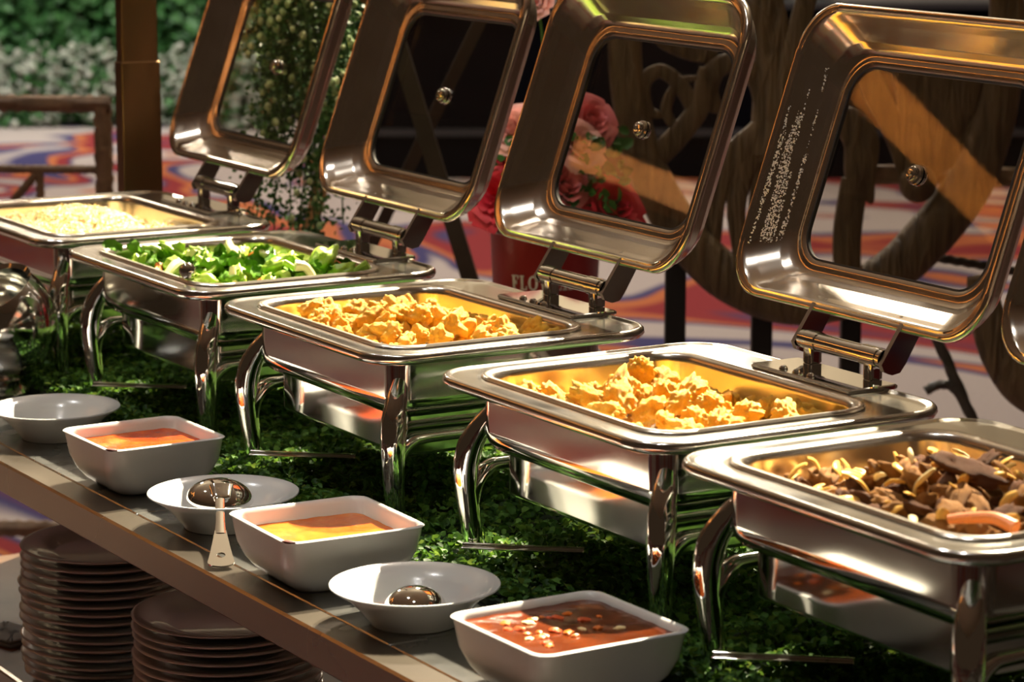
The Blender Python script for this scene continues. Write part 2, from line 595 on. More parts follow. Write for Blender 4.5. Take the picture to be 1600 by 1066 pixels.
# bronze post behind the far end
po = empty('bronze_post', (-1.90, 0.455, 0))
tag(po, 'tall dark bronze square post behind the rice dish', 'post')
obj('shaft', box(-0.014, 0.014, -0.036, 0.036, 0.012, 2.6, 0.002), 'bronze', po)
obj('sleeve', box(-0.0165, 0.0165, -0.0385, 0.0385, 0.012, 1.315, 0.0015), 'bronze', po)
obj('base_plate', box(-0.06, 0.06, -0.08, 0.05, 0, 0.012, 0.002), 'bronze', po)

# ------------------------------------------------------------------ chafing dish prototype (local: x along hinge, y to back, z from table)
W, L, RZ = 0.504, 0.42, 0.24
BI = 0.047
P = {}


def rings_profile(rect, prof, n=7):
    """prof: list of (inset, corner_radius, z)"""
    return loft([rr_ring(inset(rect, d), r, z, n) for d, r, z in prof])


RO = (0, W, 0, L)
PAN = (0.040, W - 0.040, 0.036, L - 0.078)   # food pan outer lip
# flange: from under the pan lip out to the rolled outer lip
fl = []
inner = rrect(*inset(PAN, 0.012), 0.045, 7)
PV = [[(x, y, RZ - 0.004) for x, y in inner],
      [(x, y, RZ - 0.003) for x, y in rrect(*inset(PAN, -0.004), 0.05, 7)],
      [(x, y, RZ - 0.003) for x, y in rrect(*inset(RO, 0.012), 0.048, 7)],
      [(x, y, RZ - 0.001) for x, y in rrect(*inset(RO, 0.007), 0.053, 7)],
      [(x, y, RZ - 0.0008) for x, y in rrect(*inset(RO, 0.004), 0.056, 7)],
      [(x, y, RZ - 0.004) for x, y in rrect(*inset(RO, 0.0008), 0.059, 7)],
      [(x, y, RZ - 0.009) for x, y in rrect(*RO, 0.06, 7)],
      [(x, y, RZ - 0.014) for x, y in rrect(*inset(RO, 0.003), 0.057, 7)],
      [(x, y, RZ - 0.016) for x, y in rrect(*inset(RO, 0.008), 0.052, 7)],
      [(x, y, RZ - 0.014) for x, y in rrect(*inset(RO, 0.014), 0.046, 7)],
      [(x, y, RZ - 0.012) for x, y in rrect(*inset(RO, BI), 0.03, 7)]]
P['rim'] = make_mesh('rim', *loft(supp(PV)), 'rim_steel', 50)
# water pan: upper body with rounded lower edge
B = (BI, W - BI, BI, L - BI - 0.01)
P['water_pan'] = make_mesh('water_pan', *merge(loft(supp(
    [rr_ring(B, 0.028, RZ - 0.012), rr_ring(B, 0.028, RZ - 0.07), rr_ring(inset(B, 0.001), 0.028, RZ - 0.078),
     rr_ring(inset(B, 0.004), 0.027, RZ - 0.085), rr_ring(inset(B, 0.009), 0.025, RZ - 0.091),
     rr_ring(inset(B, 0.016), 0.022, RZ - 0.095), rr_ring(inset(B, 0.024), 0.02, RZ - 0.097), rr_ring(inset(B, 0.05), 0.015, RZ - 0.097)]), False, True)), 'steel', 50)
LB = inset(B, 0.026)
P['burner_box'] = make_mesh('burner_box', *loft(supp(
    [rr_ring(LB, 0.008, RZ - 0.096, 4), rr_ring(LB, 0.008, RZ - 0.146, 4), rr_ring(inset(LB, 0.0015), 0.007, RZ - 0.149, 4),
     rr_ring(inset(LB, 0.006), 0.004, RZ - 0.150, 4)]), True, True), 'steel', 50)
# food pan
P['food_pan'] = make_mesh('food_pan', *loft(supp(
    [rr_ring(inset(PAN, 0.001), 0.05, RZ - 0.003), rr_ring(PAN, 0.05, RZ - 0.001), rr_ring(inset(PAN, 0.002), 0.049, RZ + 0.0015),
     rr_ring(inset(PAN, 0.005), 0.047, RZ + 0.0015), rr_ring(inset(PAN, 0.010), 0.043, RZ + 0.0004),
     rr_ring(inset(PAN, 0.013), 0.041, RZ - 0.002), rr_ring(inset(PAN, 0.015), 0.040, RZ - 0.008),
     rr_ring(inset(PAN, 0.020), 0.037, RZ - 0.058), rr_ring(inset(PAN, 0.025), 0.034, RZ - 0.064),
     rr_ring(inset(PAN, 0.034), 0.03, RZ - 0.066)]), False, True), 'pan_steel', 50)


def leg_mesh(cx, cy, sx, sy):
    """horn-shaped leg: leaves the body corner, swells outward and drops to the table"""
    q = lambda d, z: (cx - sx * d, cy - sy * d, z)
    path = [q(-0.016, RZ - 0.030), q(-0.010, RZ - 0.046), q(0.000, RZ - 0.066), q(0.010, RZ - 0.092), q(0.014, RZ - 0.125), q(0.012, RZ - 0.165), q(0.008, RZ - 0.205), q(0.006, RZ - 0.238)]
    g = tube(path, [0.004, 0.010, 0.014, 0.0165, 0.0165, 0.0145, 0.0125, 0.0115], 14, 5)
    foot = lathe([(0.0001, 0), (0.012, 0), (0.0135, 0.002), (0.0125, 0.006), (0.0001, 0.006)], 14)
    foot = xform(foot, Matrix.Translation((path[-1][0], path[-1][1], 0.0)))
    return g, foot


corners = [(B[0] + 0.004, B[2] + 0.004, 1, 1), (B[1] - 0.004, B[2] + 0.004, -1, 1), (B[0] + 0.004, B[3] - 0.004, 1, -1), (B[1] - 0.004, B[3] - 0.004, -1, -1)]
P['legs'] = []
for c in corners:
    g, ft = leg_mesh(*c)
    P['legs'].append((make_mesh('leg', *g, 'chrome'), make_mesh('foot', *ft, 'dark_gasket')))
# arched cross bars, front leg to back leg
P['bars'] = []
for sx, cx in ((1, B[0] + 0.004), (-1, B[1] - 0.004)):
    x = cx - sx * 0.010
    ya, yb = B[2] - 0.010, B[3] + 0.010
    z = RZ - 0.118
    P['bars'].append(make_mesh('cross_bar', *tube(
        [(x, ya + 0.004, z - 0.045), (x, ya + 0.010, z - 0.022), (x, ya + 0.028, z - 0.004), (x, ya + 0.055, z), (x, (ya + yb) / 2, z),
         (x, yb - 0.055, z), (x, yb - 0.028, z - 0.004), (x, yb - 0.010, z - 0.022), (x, yb - 0.004, z - 0.045)],
        [0.012, 0.0115, 0.010, 0.008, 0.008, 0.008, 0.010, 0.0115, 0.012], 12, 6), 'chrome'))

# hinge on the back ledge
HX0, HX1, HY, HZ = 0.192, 0.366, L + 0.004, RZ + 0.030
P['hinge_plate'] = make_mesh('hinge_plate', *box(HX0 - 0.012, HX1 + 0.012, L - 0.062, L + 0.010, RZ - 0.003, RZ + 0.003, 0.0015), 'chrome')
gk = []
for xx in (HX0 + 0.018, HX1 - 0.036):
    gk.append(box(xx, xx + 0.016, HY - 0.010, HY + 0.008, RZ + 0.002, HZ, 0.002))
P['hinge_knuckle'] = [make_mesh('hinge_knuckle', *g, 'chrome') for g in gk]
br = cyl((HX0 + 0.006, HY, HZ), (HX1 - 0.006, HY, HZ), 0.0115, 20)
c1_ = cyl((HX0 + 0.016, HY, HZ), (HX0 + 0.040, HY, HZ), 0.0128, 20)
c2_ = cyl((HX1 - 0.046, HY, HZ), (HX1 - 0.014, HY, HZ), 0.0128, 20)
P['hinge_barrel'] = make_mesh('hinge_barrel', *merge(br, c1_, c2_), 'chrome')
P['screws'] = []
for xx in (0.5 * (HX0 + HX1) - 0.045, 0.5 * (HX0 + HX1) - 0.018, 0.5 * (HX0 + HX1) + 0.01):
    s = lathe([(0.0001, 0.005), (0.003, 0.0045), (0.0052, 0.002), (0.0055, 0), (0.0001, 0)], 12)
    P['screws'].append(make_mesh('screw', *xform(s, Matrix.Translation((xx, L - 0.052, RZ + 0.003))), 'chrome'))

# lid (local u,v,w): u along hinge, v up the lid, w depth away from the open face
WL, HL, DL = 0.496, 0.388, 0.046
TILT = math.radians(19.5)
LID_M = Matrix.Translation((0.003, L + 0.020, RZ + 0.063)) @ Matrix((
    (1, 0, 0, 0),
    (0, math.sin(TILT), math.cos(TILT), 0),
    (0, math.cos(TILT), -math.sin(TILT), 0),
    (0, 0, 0, 1)))
LR = (0, WL, 0, HL)


def lring(d, r, w, n=9):
    return [(x, y, w) for x, y in rrect(LR[0] + d, LR[1] - d, LR[2] + d * 0.92, LR[3] - d * 0.95, r, n)]


lid_rings = [lring(0.071, 0.042, DL + 0.0015), lring(0.066, 0.046, DL - 0.001), lring(0.062, 0.049, DL - 0.0015), lring(0.058, 0.051, DL + 0.0005),
             lring(0.054, 0.051, DL - 0.0005), lring(0.048, 0.052, DL - 0.004), lring(0.040, 0.053, DL - 0.011), lring(0.022, 0.056, 0.013), lring(0.0155, 0.057, 0.004), lring(0.0135, 0.057, 0.0015),
             lring(0.0115, 0.058, 0.0), lring(0.009, 0.059, 0.0008), lring(0.0065, 0.060, -0.001), lring(0.0025, 0.061, -0.001), lring(0.0, 0.062, 0.002), lring(0.0, 0.062, 0.008), lring(0.002, 0.061, 0.010), lring(0.010, 0.059, 0.010),
             lring(0.0125, 0.058, 0.012), lring(0.0155, 0.058, DL - 0.016), lring(0.024, 0.057, DL - 0.005), lring(0.036, 0.055, DL + 0.002), lring(0.050, 0.053, DL + 0.005), lring(0.071, 0.042, DL + 0.0055)]
P['lid'] = make_mesh('lid', *xform(loft(supp(lid_rings + [lid_rings[0]], 0.012)), LID_M), 'lid_steel', 50)
P['gasket'] = make_mesh('gasket', *xform(loft([lring(0.0735, 0.040, DL + 0.001), lring(0.0705, 0.042, DL + 0.001), lring(0.0705, 0.042, DL + 0.006), lring(0.0735, 0.040, DL + 0.006), lring(0.0735, 0.040, DL + 0.001)]), LID_M), 'dark_gasket')
P['glass_pane'] = make_mesh('glass_pane', *xform(loft([lring(0.0730, 0.040, DL + 0.0025), lring(0.0730, 0.040, DL + 0.0055)], True, True), LID_M), 'glass')
ctr = (WL / 2, HL / 2)
nut = lathe([(0.0001, -0.012), (0.0035, -0.012), (0.0042, -0.010), (0.0062, -0.010), (0.0085, -0.0095), (0.0095, -0.008), (0.0095, -0.004), (0.0125, -0.003), (0.0130, 0.0), (0.0001, 0.0)], 20)
knob = lathe([(0.0001, 0.003), (0.0125, 0.003), (0.0130, 0.006), (0.0110, 0.009), (0.0001, 0.010)], 20)
kt = LID_M @ Matrix.Translation((ctr[0], ctr[1], DL + 0.0025))
P['knob_nut'] = make_mesh('knob_nut', *xform(nut, kt), 'chrome')
P['knob'] = make_mesh('knob', *xform(knob, kt), 'chrome')
# rivets on the lower inner wall
P['rivets'] = []
for u in (WL / 2 - 0.050, WL / 2 - 0.020 - 0.018, WL / 2 + 0.098, WL / 2 + 0.110):
    for_w = 0.012 if u in (WL / 2 - 0.050, WL / 2 + 0.098) else 0.026
    v = 0.0150 if for_w < 0.02 else 0.0195
    s = [Vector(q) for q in lathe([(0.0001, 0.0045), (0.003, 0.004), (0.0048, 0.002), (0.005, 0), (0.0001, 0)], 10)[0]]
    fc = lathe([(0.0001, 0.0045), (0.003, 0.004), (0.0048, 0.002), (0.005, 0), (0.0001, 0)], 10)[1]
    mt = LID_M @ Matrix.Translation((u, v, for_w)) @ Matrix.Rotation(math.radians(-90), 4, 'X')
    P['rivets'].append(make_mesh('rivet', [mt @ q for q in s], fc, 'chrome'))
# lid arms
P['hinge_arms'] = []
for xx in (HX0 - 0.004, HX1 - 0.004):
    top = LID_M @ Vector((0, 0.012, 0.012))
    prof = [(HY - 0.012, HZ - 0.004), (HY - 0.008, HZ - 0.013), (HY + 0.004, HZ - 0.018), (HY + 0.016, HZ - 0.016), (HY + 0.024, HZ - 0.006),
            (top.y + 0.022, top.z + 0.002), (top.y - 0.012, top.z + 0.002)]
    P['hinge_arms'].append(make_mesh('hinge_arm', *loft([[(xx, y, z) for y, z in prof], [(xx + 0.007, y, z) for y, z in prof]], True, True), 'chrome', 30))

DISH_X = {1: -1.7346, 2: -1.1642, 3: -0.5974, 4: 0.0, 5: 0.5359}
DISH_Y = {1: 0.0, 2: -0.003, 3: -0.003, 4: 0.008, 5: -0.003}
DISH_LABEL = {
    1: 'steel chafing dish of yellow rice, farthest along the table',
    2: 'steel chafing dish filled with stir-fried green vegetables',
    3: 'steel chafing dish of small crumbly fried pieces, behind the soup-splashed middle bowls',
    4: 'steel chafing dish of large golden fried lumps with droplets inside its lid',
    5: 'steel chafing dish of braised beef strips, nearest the camera',
}
DISH_LABEL[3] = 'steel chafing dish of crumbly fried pieces in front of the red flower pot'
dish = {}
for i in range(1, 6):
    d = empty('chafing_dish', (DISH_X[i], DISH_Y[i], TZ))
    tag(d, DISH_LABEL[i], 'chafing dish', 'chafing dishes in a row on the buffet')
    dish[i] = d
    for nm in ('rim', 'water_pan', 'burner_box', 'food_pan'):
        link(nm, P[nm], d)
    for lg, ft in P['legs']:
        lo = link('leg', lg, d)
        link('foot', ft, lo)
    for bm_ in P['bars']:
        link('cross_bar', bm_, d)
    hp = link('hinge_plate', P['hinge_plate'], d)
    for s in P['screws']:
        link('screw', s, hp)
    hb = link('hinge_barrel', P['hinge_barrel'], d)
    for kk in P['hinge_knuckle']:
        link('hinge_knuckle', kk, hb)
    ld = link('lid', P['lid'], d)
    ld['label'] = 'open hinged lid seen from inside'
    g = link('glass_pane', P['glass_pane'], ld)
    g['label'] = 'clear glass window'
    link('gasket', P['gasket'], ld)
    link('knob_nut', P['knob_nut'], ld)
    link('knob', P['knob'], ld)
    for s in P['rivets']:
        link('rivet', s, ld)
    for s in P['hinge_arms']:
        link('hinge_arm', s, ld)
    if i == 1:
        for h_ in (hp, hb, ld):
            h_.location.x = -0.03
    if i == 4:
        lid4 = ld

# condensation on the far inner wall of the fourth lid
r = random.Random(3)
V, F = [], []
for k in range(3600):
    v = r.uniform(0.03, 0.34)
    w = r.uniform(0.004, 0.036)
    dens = noise.noise(Vector((w * 190, v * 9, 1.3))) + 0.25 * noise.noise(Vector((w * 500, v * 40, 5)))
    if dens < 0.02:
        continue
    prof = [(0.0015, 0.0135), (0.013, 0.022), (0.035, 0.040), (0.042, 0.048)]
    for (wa, da), (wb, db) in zip(prof, prof[1:]):
        if wa <= w <= wb:
            u = da + (db - da) * (w - wa) / (wb - wa)
    s = r.uniform(0.0006, 0.0017)
    c = Vector((u, v, w))
    n0 = len(V)
    V += [c + Vector(q) * s for q in ((0, 1, 0), (0, 0, 1), (0, -1, 0), (0, 0, -1), (0.7, 0, 0))]
    F += [(n0, n0 + 1, n0 + 4), (n0 + 1, n0 + 2, n0 + 4), (n0 + 2, n0 + 3, n0 + 4), (n0 + 3, n0, n0 + 4)]
dr = obj('condensation', xform((V, F), LID_M), 'drops', lid4, 0)
dr['kind'] = 'stuff'
dr['label'] = 'fine water droplets in vertical streaks'

# ------------------------------------------------------------------ boxwood mats under the dishes, steel strips
r = random.Random(11)


def leaf_verts(c, nrm, yaw, ln, wd, fold=0.25):
    z = nrm.normalized()
    x = z.orthogonal().normalized()
    q = Quaternion(z, yaw)
    x = q @ x
    y = z.cross(x)
    pts = [(-0.5, 0, 0), (-0.2, 0.42, fold), (0.25, 0.42, fold), (0.5, 0, 0.05), (0.25, -0.42, fold), (-0.2, -0.42, fold)]
    return [c + x * (a * ln) + y * (b * wd) + z * (h * wd) for a, b, h in pts]


def leaf_cloud(n, gen, rnd, ln=(0.009, 0.014), tilt=0.7):
    V, F = [], []
    for k in range(n):
        c, nrm, s = gen(rnd)
        nr = (nrm + Vector((rnd.gauss(0, tilt), rnd.gauss(0, tilt), rnd.gauss(0, tilt)))).normalized()
        l = rnd.uniform(*ln) * s
        n0 = len(V)
        V += leaf_verts(c, nr, rnd.uniform(0, 2 * PI), l, l * 0.85)
        F += [(n0, n0 + 1, n0 + 2, n0 + 3), (n0, n0 + 3, n0 + 4, n0 + 5)]
    return V, F


MW, MD = 0.566, 0.535


def mat_gen(rr):
    x, y = rr.uniform(0, MW), rr.uniform(0, MD)
    h = 0.022 + 0.012 * noise.noise(Vector((x * 14, y * 14, 0)))
    z = h * (1 - rr.random() ** 2 * 0.7)
    return Vector((x, y, z)), Vector((0, 0, 1)), 1.0


mat_leaf_mesh = make_mesh('leaves', *leaf_cloud(7500, mat_gen, r), 'boxwood', 0)
mat_back_mesh = make_mesh('backing', *box(0.002, MW - 0.002, 0.002, MD - 0.002, 0.0, 0.008), 'mat_back')
mat_names = {1: 'rice', 2: 'green vegetable', 3: 'crumbly fried pieces', 4: 'golden fried lumps', 5: 'braised beef'}
for i in range(1, 6):
    mt = empty('boxwood_mat', (DISH_X[i] - 0.031, -0.030, TZ))
    if i == 5:
        mt.location.x = DISH_X[4] - 0.031 + MW
    tag(mt, 'artificial boxwood mat under the %s chafing dish' % mat_names[i], 'leaf mat', 'boxwood mats under the dishes')
    lv = link('leaves', mat_leaf_mesh, mt)
    lv['kind'] = 'stuff'
    link('backing', mat_back_mesh, mt)
    ft = empty('steel_strip', (DISH_X[i] + 0.105, 0.085, TZ + 0.026), math.radians(50))  # thin steel strip laid askew on the leaves
    tag(ft, 'thin steel strip on the leaves below the %s dish' % mat_names[i], 'tray', 'steel strips under the dishes')
    obj('strip_plate', box(-0.075, 0.075, -0.006, 0.006, 0, 0.0025, 0.0008), 'rim_steel', ft)
    obj('strip_lip', box(-0.075, 0.075, 0.003, 0.006, 0.0025, 0.006, 0.0008), 'rim_steel', ft)

# ------------------------------------------------------------------ food
def place(me, name, label, cat, group, loc, rot, s=1.0):
    o = bpy.data.objects.new(name, me)
    COL.objects.link(o)
    o.location = loc
    o.rotation_euler = rot
    o.scale = (s, s, s) if not isinstance(s, tuple) else s
    tag(o, label, cat, group)
    return o


def fried_mesh(seed, big):
    """clustered nubbly lump: union-like star shape built from several bumps"""
    rr = random.Random(seed)
    V, F = icosphere(4)
    bumps = []
    for k in range(9 if big else 12):
        d = Vector((rr.gauss(0, 1), rr.gauss(0, 1), rr.gauss(0, 1))).normalized()
        bumps.append((d, rr.uniform(0.2, 0.42), rr.uniform(4.0, 8.0)))
    off = Vector((seed * 2.3, seed, 0))
    out = []
    sc = (1.25, 0.9, 0.8) if big else (1.15, 0.9, 0.85)
    for v in V:
        d = 0.72
        for b_, a, kx in bumps:
            d += a * math.exp(-kx * (1 - v.dot(b_)) * 2.0) * 0.8
        d += 0.42 * (0.45 - noise.voronoi(v * 2.3 + off)[0][0]) + 0.20 * (0.45 - noise.voronoi(v * 6 + off)[0][0]) + 0.05 * noise.noise(v * 14 + off)
        out.append(Vector((v.x * d * sc[0], v.y * d * sc[1], v.z * d * sc[2])))
    return make_mesh('fried_piece', out, F, 'fried', 0)


def heap(i, n, hfun, meshes, name, label, cat, group, smin, smax, seed, xr=(0.075, 0.435), yr=(0.07, 0.312), base=0.183, zspread=True, mind=0.03):
    rr = random.Random(seed)
    pts = []
    tries = 0
    while len(pts) < n and tries < 20000:
        tries += 1
        x, y = rr.uniform(*xr), rr.uniform(*yr)
        h = hfun(x, y)
        if h < 0.004:
            continue
        z = base + h * (0.55 + 0.45 * rr.random() if zspread else 1.0)
        p = Vector((x, y, z))
        if any((p - q).length < mind for q in pts):
            continue
        pts.append(p)
    for p in pts:
        place(rr.choice(meshes), name, label, cat, group, (DISH_X[i] + p.x, DISH_Y[i] + p.y, TZ + p.z),
              (rr.uniform(-1, 1), rr.uniform(-1, 1), rr.uniform(0, 6.28)), rr.uniform(smin, smax))


def mound(cx, cy, rx, ry, h):
    return lambda x, y: h * max(0.0, 1 - ((x - cx) / rx) ** 2 - ((y - cy) / ry) ** 2)


def summed(*fs):
    return lambda x, y: max(f(x, y) for f in fs)


big = [fried_mesh(s, True) for s in (1, 2, 3, 4, 5)]
small = [fried_mesh(s, False) for s in (11, 12, 13, 14, 15)]
heap(4, 66, summed(mound(0.27, 0.16, 0.20, 0.17, 0.062), mound(0.38, 0.265, 0.12, 0.09, 0.055), mound(0.11, 0.10, 0.06, 0.07, 0.045), mound(0.17, 0.21, 0.06, 0.06, 0.085)), big,
     'fried_lump', 'large golden batter-fried lump heaped in the second dish from the camera', 'fried food', 'golden fried lumps', 0.017, 0.025, 21, mind=0.032)
heap(3, 100, summed(mound(0.25, 0.18, 0.20, 0.15, 0.070), mound(0.17, 0.14, 0.12, 0.10, 0.060), mound(0.38, 0.265, 0.13, 0.09, 0.055), mound(0.10, 0.12, 0.07, 0.07, 0.05)), small,
     'fried_piece', 'small crumbly fried piece heaped in the middle chafing dish', 'fried food', 'crumbly fried pieces', 0.014, 0.021, 22, mind=0.026)

# rice: mound of grains
hr = summed(mound(0.24, 0.17, 0.22, 0.16, 0.072), mound(0.39, 0.265, 0.14, 0.10, 0.056), mound(0.12, 0.12, 0.08, 0.09, 0.05))
rb = random.Random(5)
V, F = [], []
nx, ny = 40, 30
for j in range(ny):
    for k in range(nx):
        x = 0.068 + (W - 0.136) * k / (nx - 1)
        y = 0.064 + (L - 0.170) * j / (ny - 1)
        V.append(Vector((x, y, 0.178 + 0.92 * hr(x, y) + 0.010 * noise.noise(Vector((x * 45, y * 45, 0))))))
for j in range(ny - 1):
    for k in range(nx - 1):
        F.append((j * nx + k, j * nx + k + 1, (j + 1) * nx + k + 1, (j + 1) * nx + k))
GV, GF = [], []
for k in range(9000):
    x, y = rb.uniform(0.070, W - 0.070), rb.uniform(0.066, L - 0.108)
    z = 0.178 + 0.92 * hr(x, y) + 0.010 * noise.noise(Vector((x * 45, y * 45, 0))) + rb.uniform(0, 0.006)
    d = Vector((rb.gauss(0, 1), rb.gauss(0, 1), rb.gauss(0, 0.6))).normalized()
    a = d.orthogonal().normalized()
    b_ = d.cross(a)
    c = Vector((x, y, z))
    l, t = rb.uniform(0.003, 0.0045), rb.uniform(0.0011, 0.0016)
    n0 = len(GV)
    GV += [c - d * l, c + a * t, c + b_ * t, c - a * t, c - b_ * t, c + d * l]
    for q in range(4):
        GF.append((n0, n0 + 1 + (q + 1) % 4, n0 + 1 + q))
        GF.append((n0 + 5, n0 + 1 + q, n0 + 1 + (q + 1) % 4))
ri = empty('fried_rice', (DISH_X[1], DISH_Y[1], TZ))
tag(ri, 'heap of pale yellow fried rice in the farthest dish', 'rice')
g = obj('grains', (GV, GF), 'rice', ri, 0)
g['kind'] = 'stuff'
obj('rice_mass', (V, F), 'rice_base', ri)
ri['kind'] = 'stuff'

# green vegetables
def curled_leaf(seed):
    rr = random.Random(seed)
    V, F = [], []
    nu, nv = 12, 8
    off = Vector((seed, seed * 2, 0))
    for top in (1, -1):
        for j in range(nv):
            for k in range(nu):
                u, v = k / (nu - 1) * 2 - 1, j / (nv - 1) * 2 - 1
                wd = math.sqrt(max(0, 1 - u * u * 0.92)) * 0.6
                p = Vector((u, v * wd, 0))
                z = 0.35 * noise.noise(p * 2.2 + off) + 0.26 * noise.noise(p * 5 + off) + 0.3 * v * v - 0.2 * u * u
                V.append(Vector((p.x, p.y + 0.2 * noise.noise(p * 3 - off), z + top * 0.02)))
    n1 = nu * nv
    for j in range(nv - 1):
        for k in range(nu - 1):
            a = j * nu + k
            F.append((a, a + 1, a + nu + 1, a + nu))
            F.append((n1 + a, n1 + a + nu, n1 + a + nu + 1, n1 + a + 1))
    return make_mesh('vegetable_leaf', V, F, 'veg_leaf', 0)


def stalk(seed, mat, bend, r0):
    return make_mesh('vegetable_stalk', *tube([(-1, 0, 0), (-0.4, bend * 0.6, 0.1), (0.3, bend, 0.15), (1, bend * 0.3, 0)], [r0 * 0.8, r0, r0 * 1.1, r0 * 1.4], 10, 5), mat)


vg = summed(mound(0.26, 0.18, 0.20, 0.15, 0.062), mound(0.13, 0.12, 0.10, 0.08, 0.052), mound(0.37, 0.26, 0.13, 0.09, 0.06))
heap(2, 120, lambda x, y: vg(x, y) + 0.003, [curled_leaf(s) for s in (1, 2, 3, 4, 5)], 'vegetable_leaf', 'dark green cooked leaf in the vegetable dish', 'vegetable', 'leaves in the vegetable dish', 0.020, 0.032, 31, mind=0.018)
heap(2, 40, lambda x, y: vg(x, y) + 0.005, [stalk(1, 'veg_stem', 0.25, 0.24), make_mesh('vegetable_stalk', *lump(21, 3, (1.0, 0.55, 0.5), 0.7, 1.8, 0.3, 4.0), 'veg_stem', 0), make_mesh('vegetable_stalk', *lump(22, 3, (0.9, 0.7, 0.45), 0.8, 1.6, 0.3, 5.0), 'veg_stem', 0), make_mesh('vegetable_stalk', *lump(23, 3, (1.1, 0.5, 0.5), 0.7, 2.2, 0.25, 5.0), 'veg_stem', 0)], 'vegetable_stalk', 'bright green cooked stalk in the vegetable dish', 'vegetable', 'stalks in the vegetable dish', 0.016, 0.028, 32, mind=0.024, zspread=False)
heap(2, 10, lambda x, y: vg(x, y) + 0.010, [make_mesh('vegetable_chunk', *lump(24, 3, (1.1, 0.6, 0.4), 0.5, 1.5, 0.2, 3.0), 'veg_pale', 0), stalk(5, 'veg_pale', -0.5, 0.34)], 'vegetable_chunk', 'pale whitish stem piece among the green vegetables', 'vegetable', 'pale stems in the vegetable dish', 0.015, 0.024, 33, mind=0.035, zspread=False)
heap(2, 4, lambda x, y: vg(x, y) + 0.004, [stalk(6, 'carrot', 0.1, 0.4)], 'carrot_slice', 'orange carrot piece among the green vegetables', 'vegetable', 'carrot in the vegetable dish', 0.012, 0.015, 34, mind=0.05, zspread=False)
# leaf scrap stuck at the pan's far corner
place(curled_leaf(8), 'vegetable_leaf', 'dark leaf scrap caught on the far corner of the vegetable pan', 'vegetable', None, (DISH_X[2] + 0.075, DISH_Y[2] + 0.062, TZ + RZ + 0.006), (0.8, 0.3, 1.0), 0.016)
sp = empty('serving_spoon', (DISH_X[2] + 0.392, DISH_Y[2] + 0.047, TZ + RZ + 0.013))
tag(sp, 'steel serving spoon whose round handle end pokes from the vegetables', 'spoon')
hd = Vector((0.80, -0.45, 0.10)).normalized()
obj('handle', merge(tube([-hd * 0.14 + Vector((0, 0, -0.012)), -hd * 0.02, hd * 0.012], [0.006, 0.010, 0.0125], 16, 5)), 'chrome', sp)
obj('end_cap', uvsphere(hd * 0.012, 0.0125, 14, 8, 1.0), 'chrome', sp)
obj('bowl', xform(lump(4, 2, (0.03, 0.022, 0.008), 0.0, 1), Matrix.Translation(-hd * 0.16 + Vector((0, 0, -0.018)))), 'chrome', sp)

# braised beef
def strip(seed, mat, sc):
    return make_mesh('food_strip', *lump(seed, 3, sc, 0.55, 1.6, 0.25, 5.0), mat, 0)


def flat_strip(mat, bend, r0):
    return make_mesh('onion_slice', *tube([(-1, 0, 0), (-0.4, bend * 0.6, 0.1), (0.3, bend, 0.15), (1, bend * 0.3, 0)], [r0 * 0.5, r0, r0, r0 * 0.6], 10, 5, True, (0, 0, 1), 0.4), mat)


bf = summed(mound(0.27, 0.17, 0.21, 0.16, 0.066), mound(0.22, 0.22, 0.14, 0.10, 0.072), mound(0.12, 0.13, 0.09, 0.08, 0.045))
heap(5, 165, bf, [strip(s, 'beef', (1.4, 0.6, 0.45)) for s in (1, 2, 3)] + [strip(s, 'beef_dark', (1.3, 0.7, 0.45)) for s in (4, 5)], 'beef_strip', 'brown braised beef strip in the nearest chafing dish', 'meat', 'beef strips in the nearest dish', 0.010, 0.019, 41, mind=0.015)
heap(5, 80, lambda x, y: bf(x, y) + 0.004, [flat_strip('onion', 0.5, 0.34), flat_strip('onion', -0.6, 0.30), flat_strip('onion', 0.2, 0.42), flat_strip('garlic', 0.2, 0.3)], 'onion_slice', 'yellow cooked onion slice among the beef strips', 'vegetable', 'onion among the beef', 0.010, 0.018, 42, mind=0.019, zspread=False)
place(strip(9, 'beef_dark', (1.5, 0.8, 0.35)), 'dried_pepper', 'dark reddish dried pepper lying on top of the beef', 'pepper', None, (DISH_X[5] + 0.285, DISH_Y[5] + 0.185, TZ + 0.257), (0.3, 0.3, 0.6), 0.021)
place(stalk(10, 'carrot', 0.25, 0.16), 'carrot_slice', 'long orange carrot strip at the near rim of the beef dish', 'vegetable', None, (DISH_X[5] + 0.405, DISH_Y[5] + 0.10, TZ + 0.238), (0, 0, 0.5), 0.034)

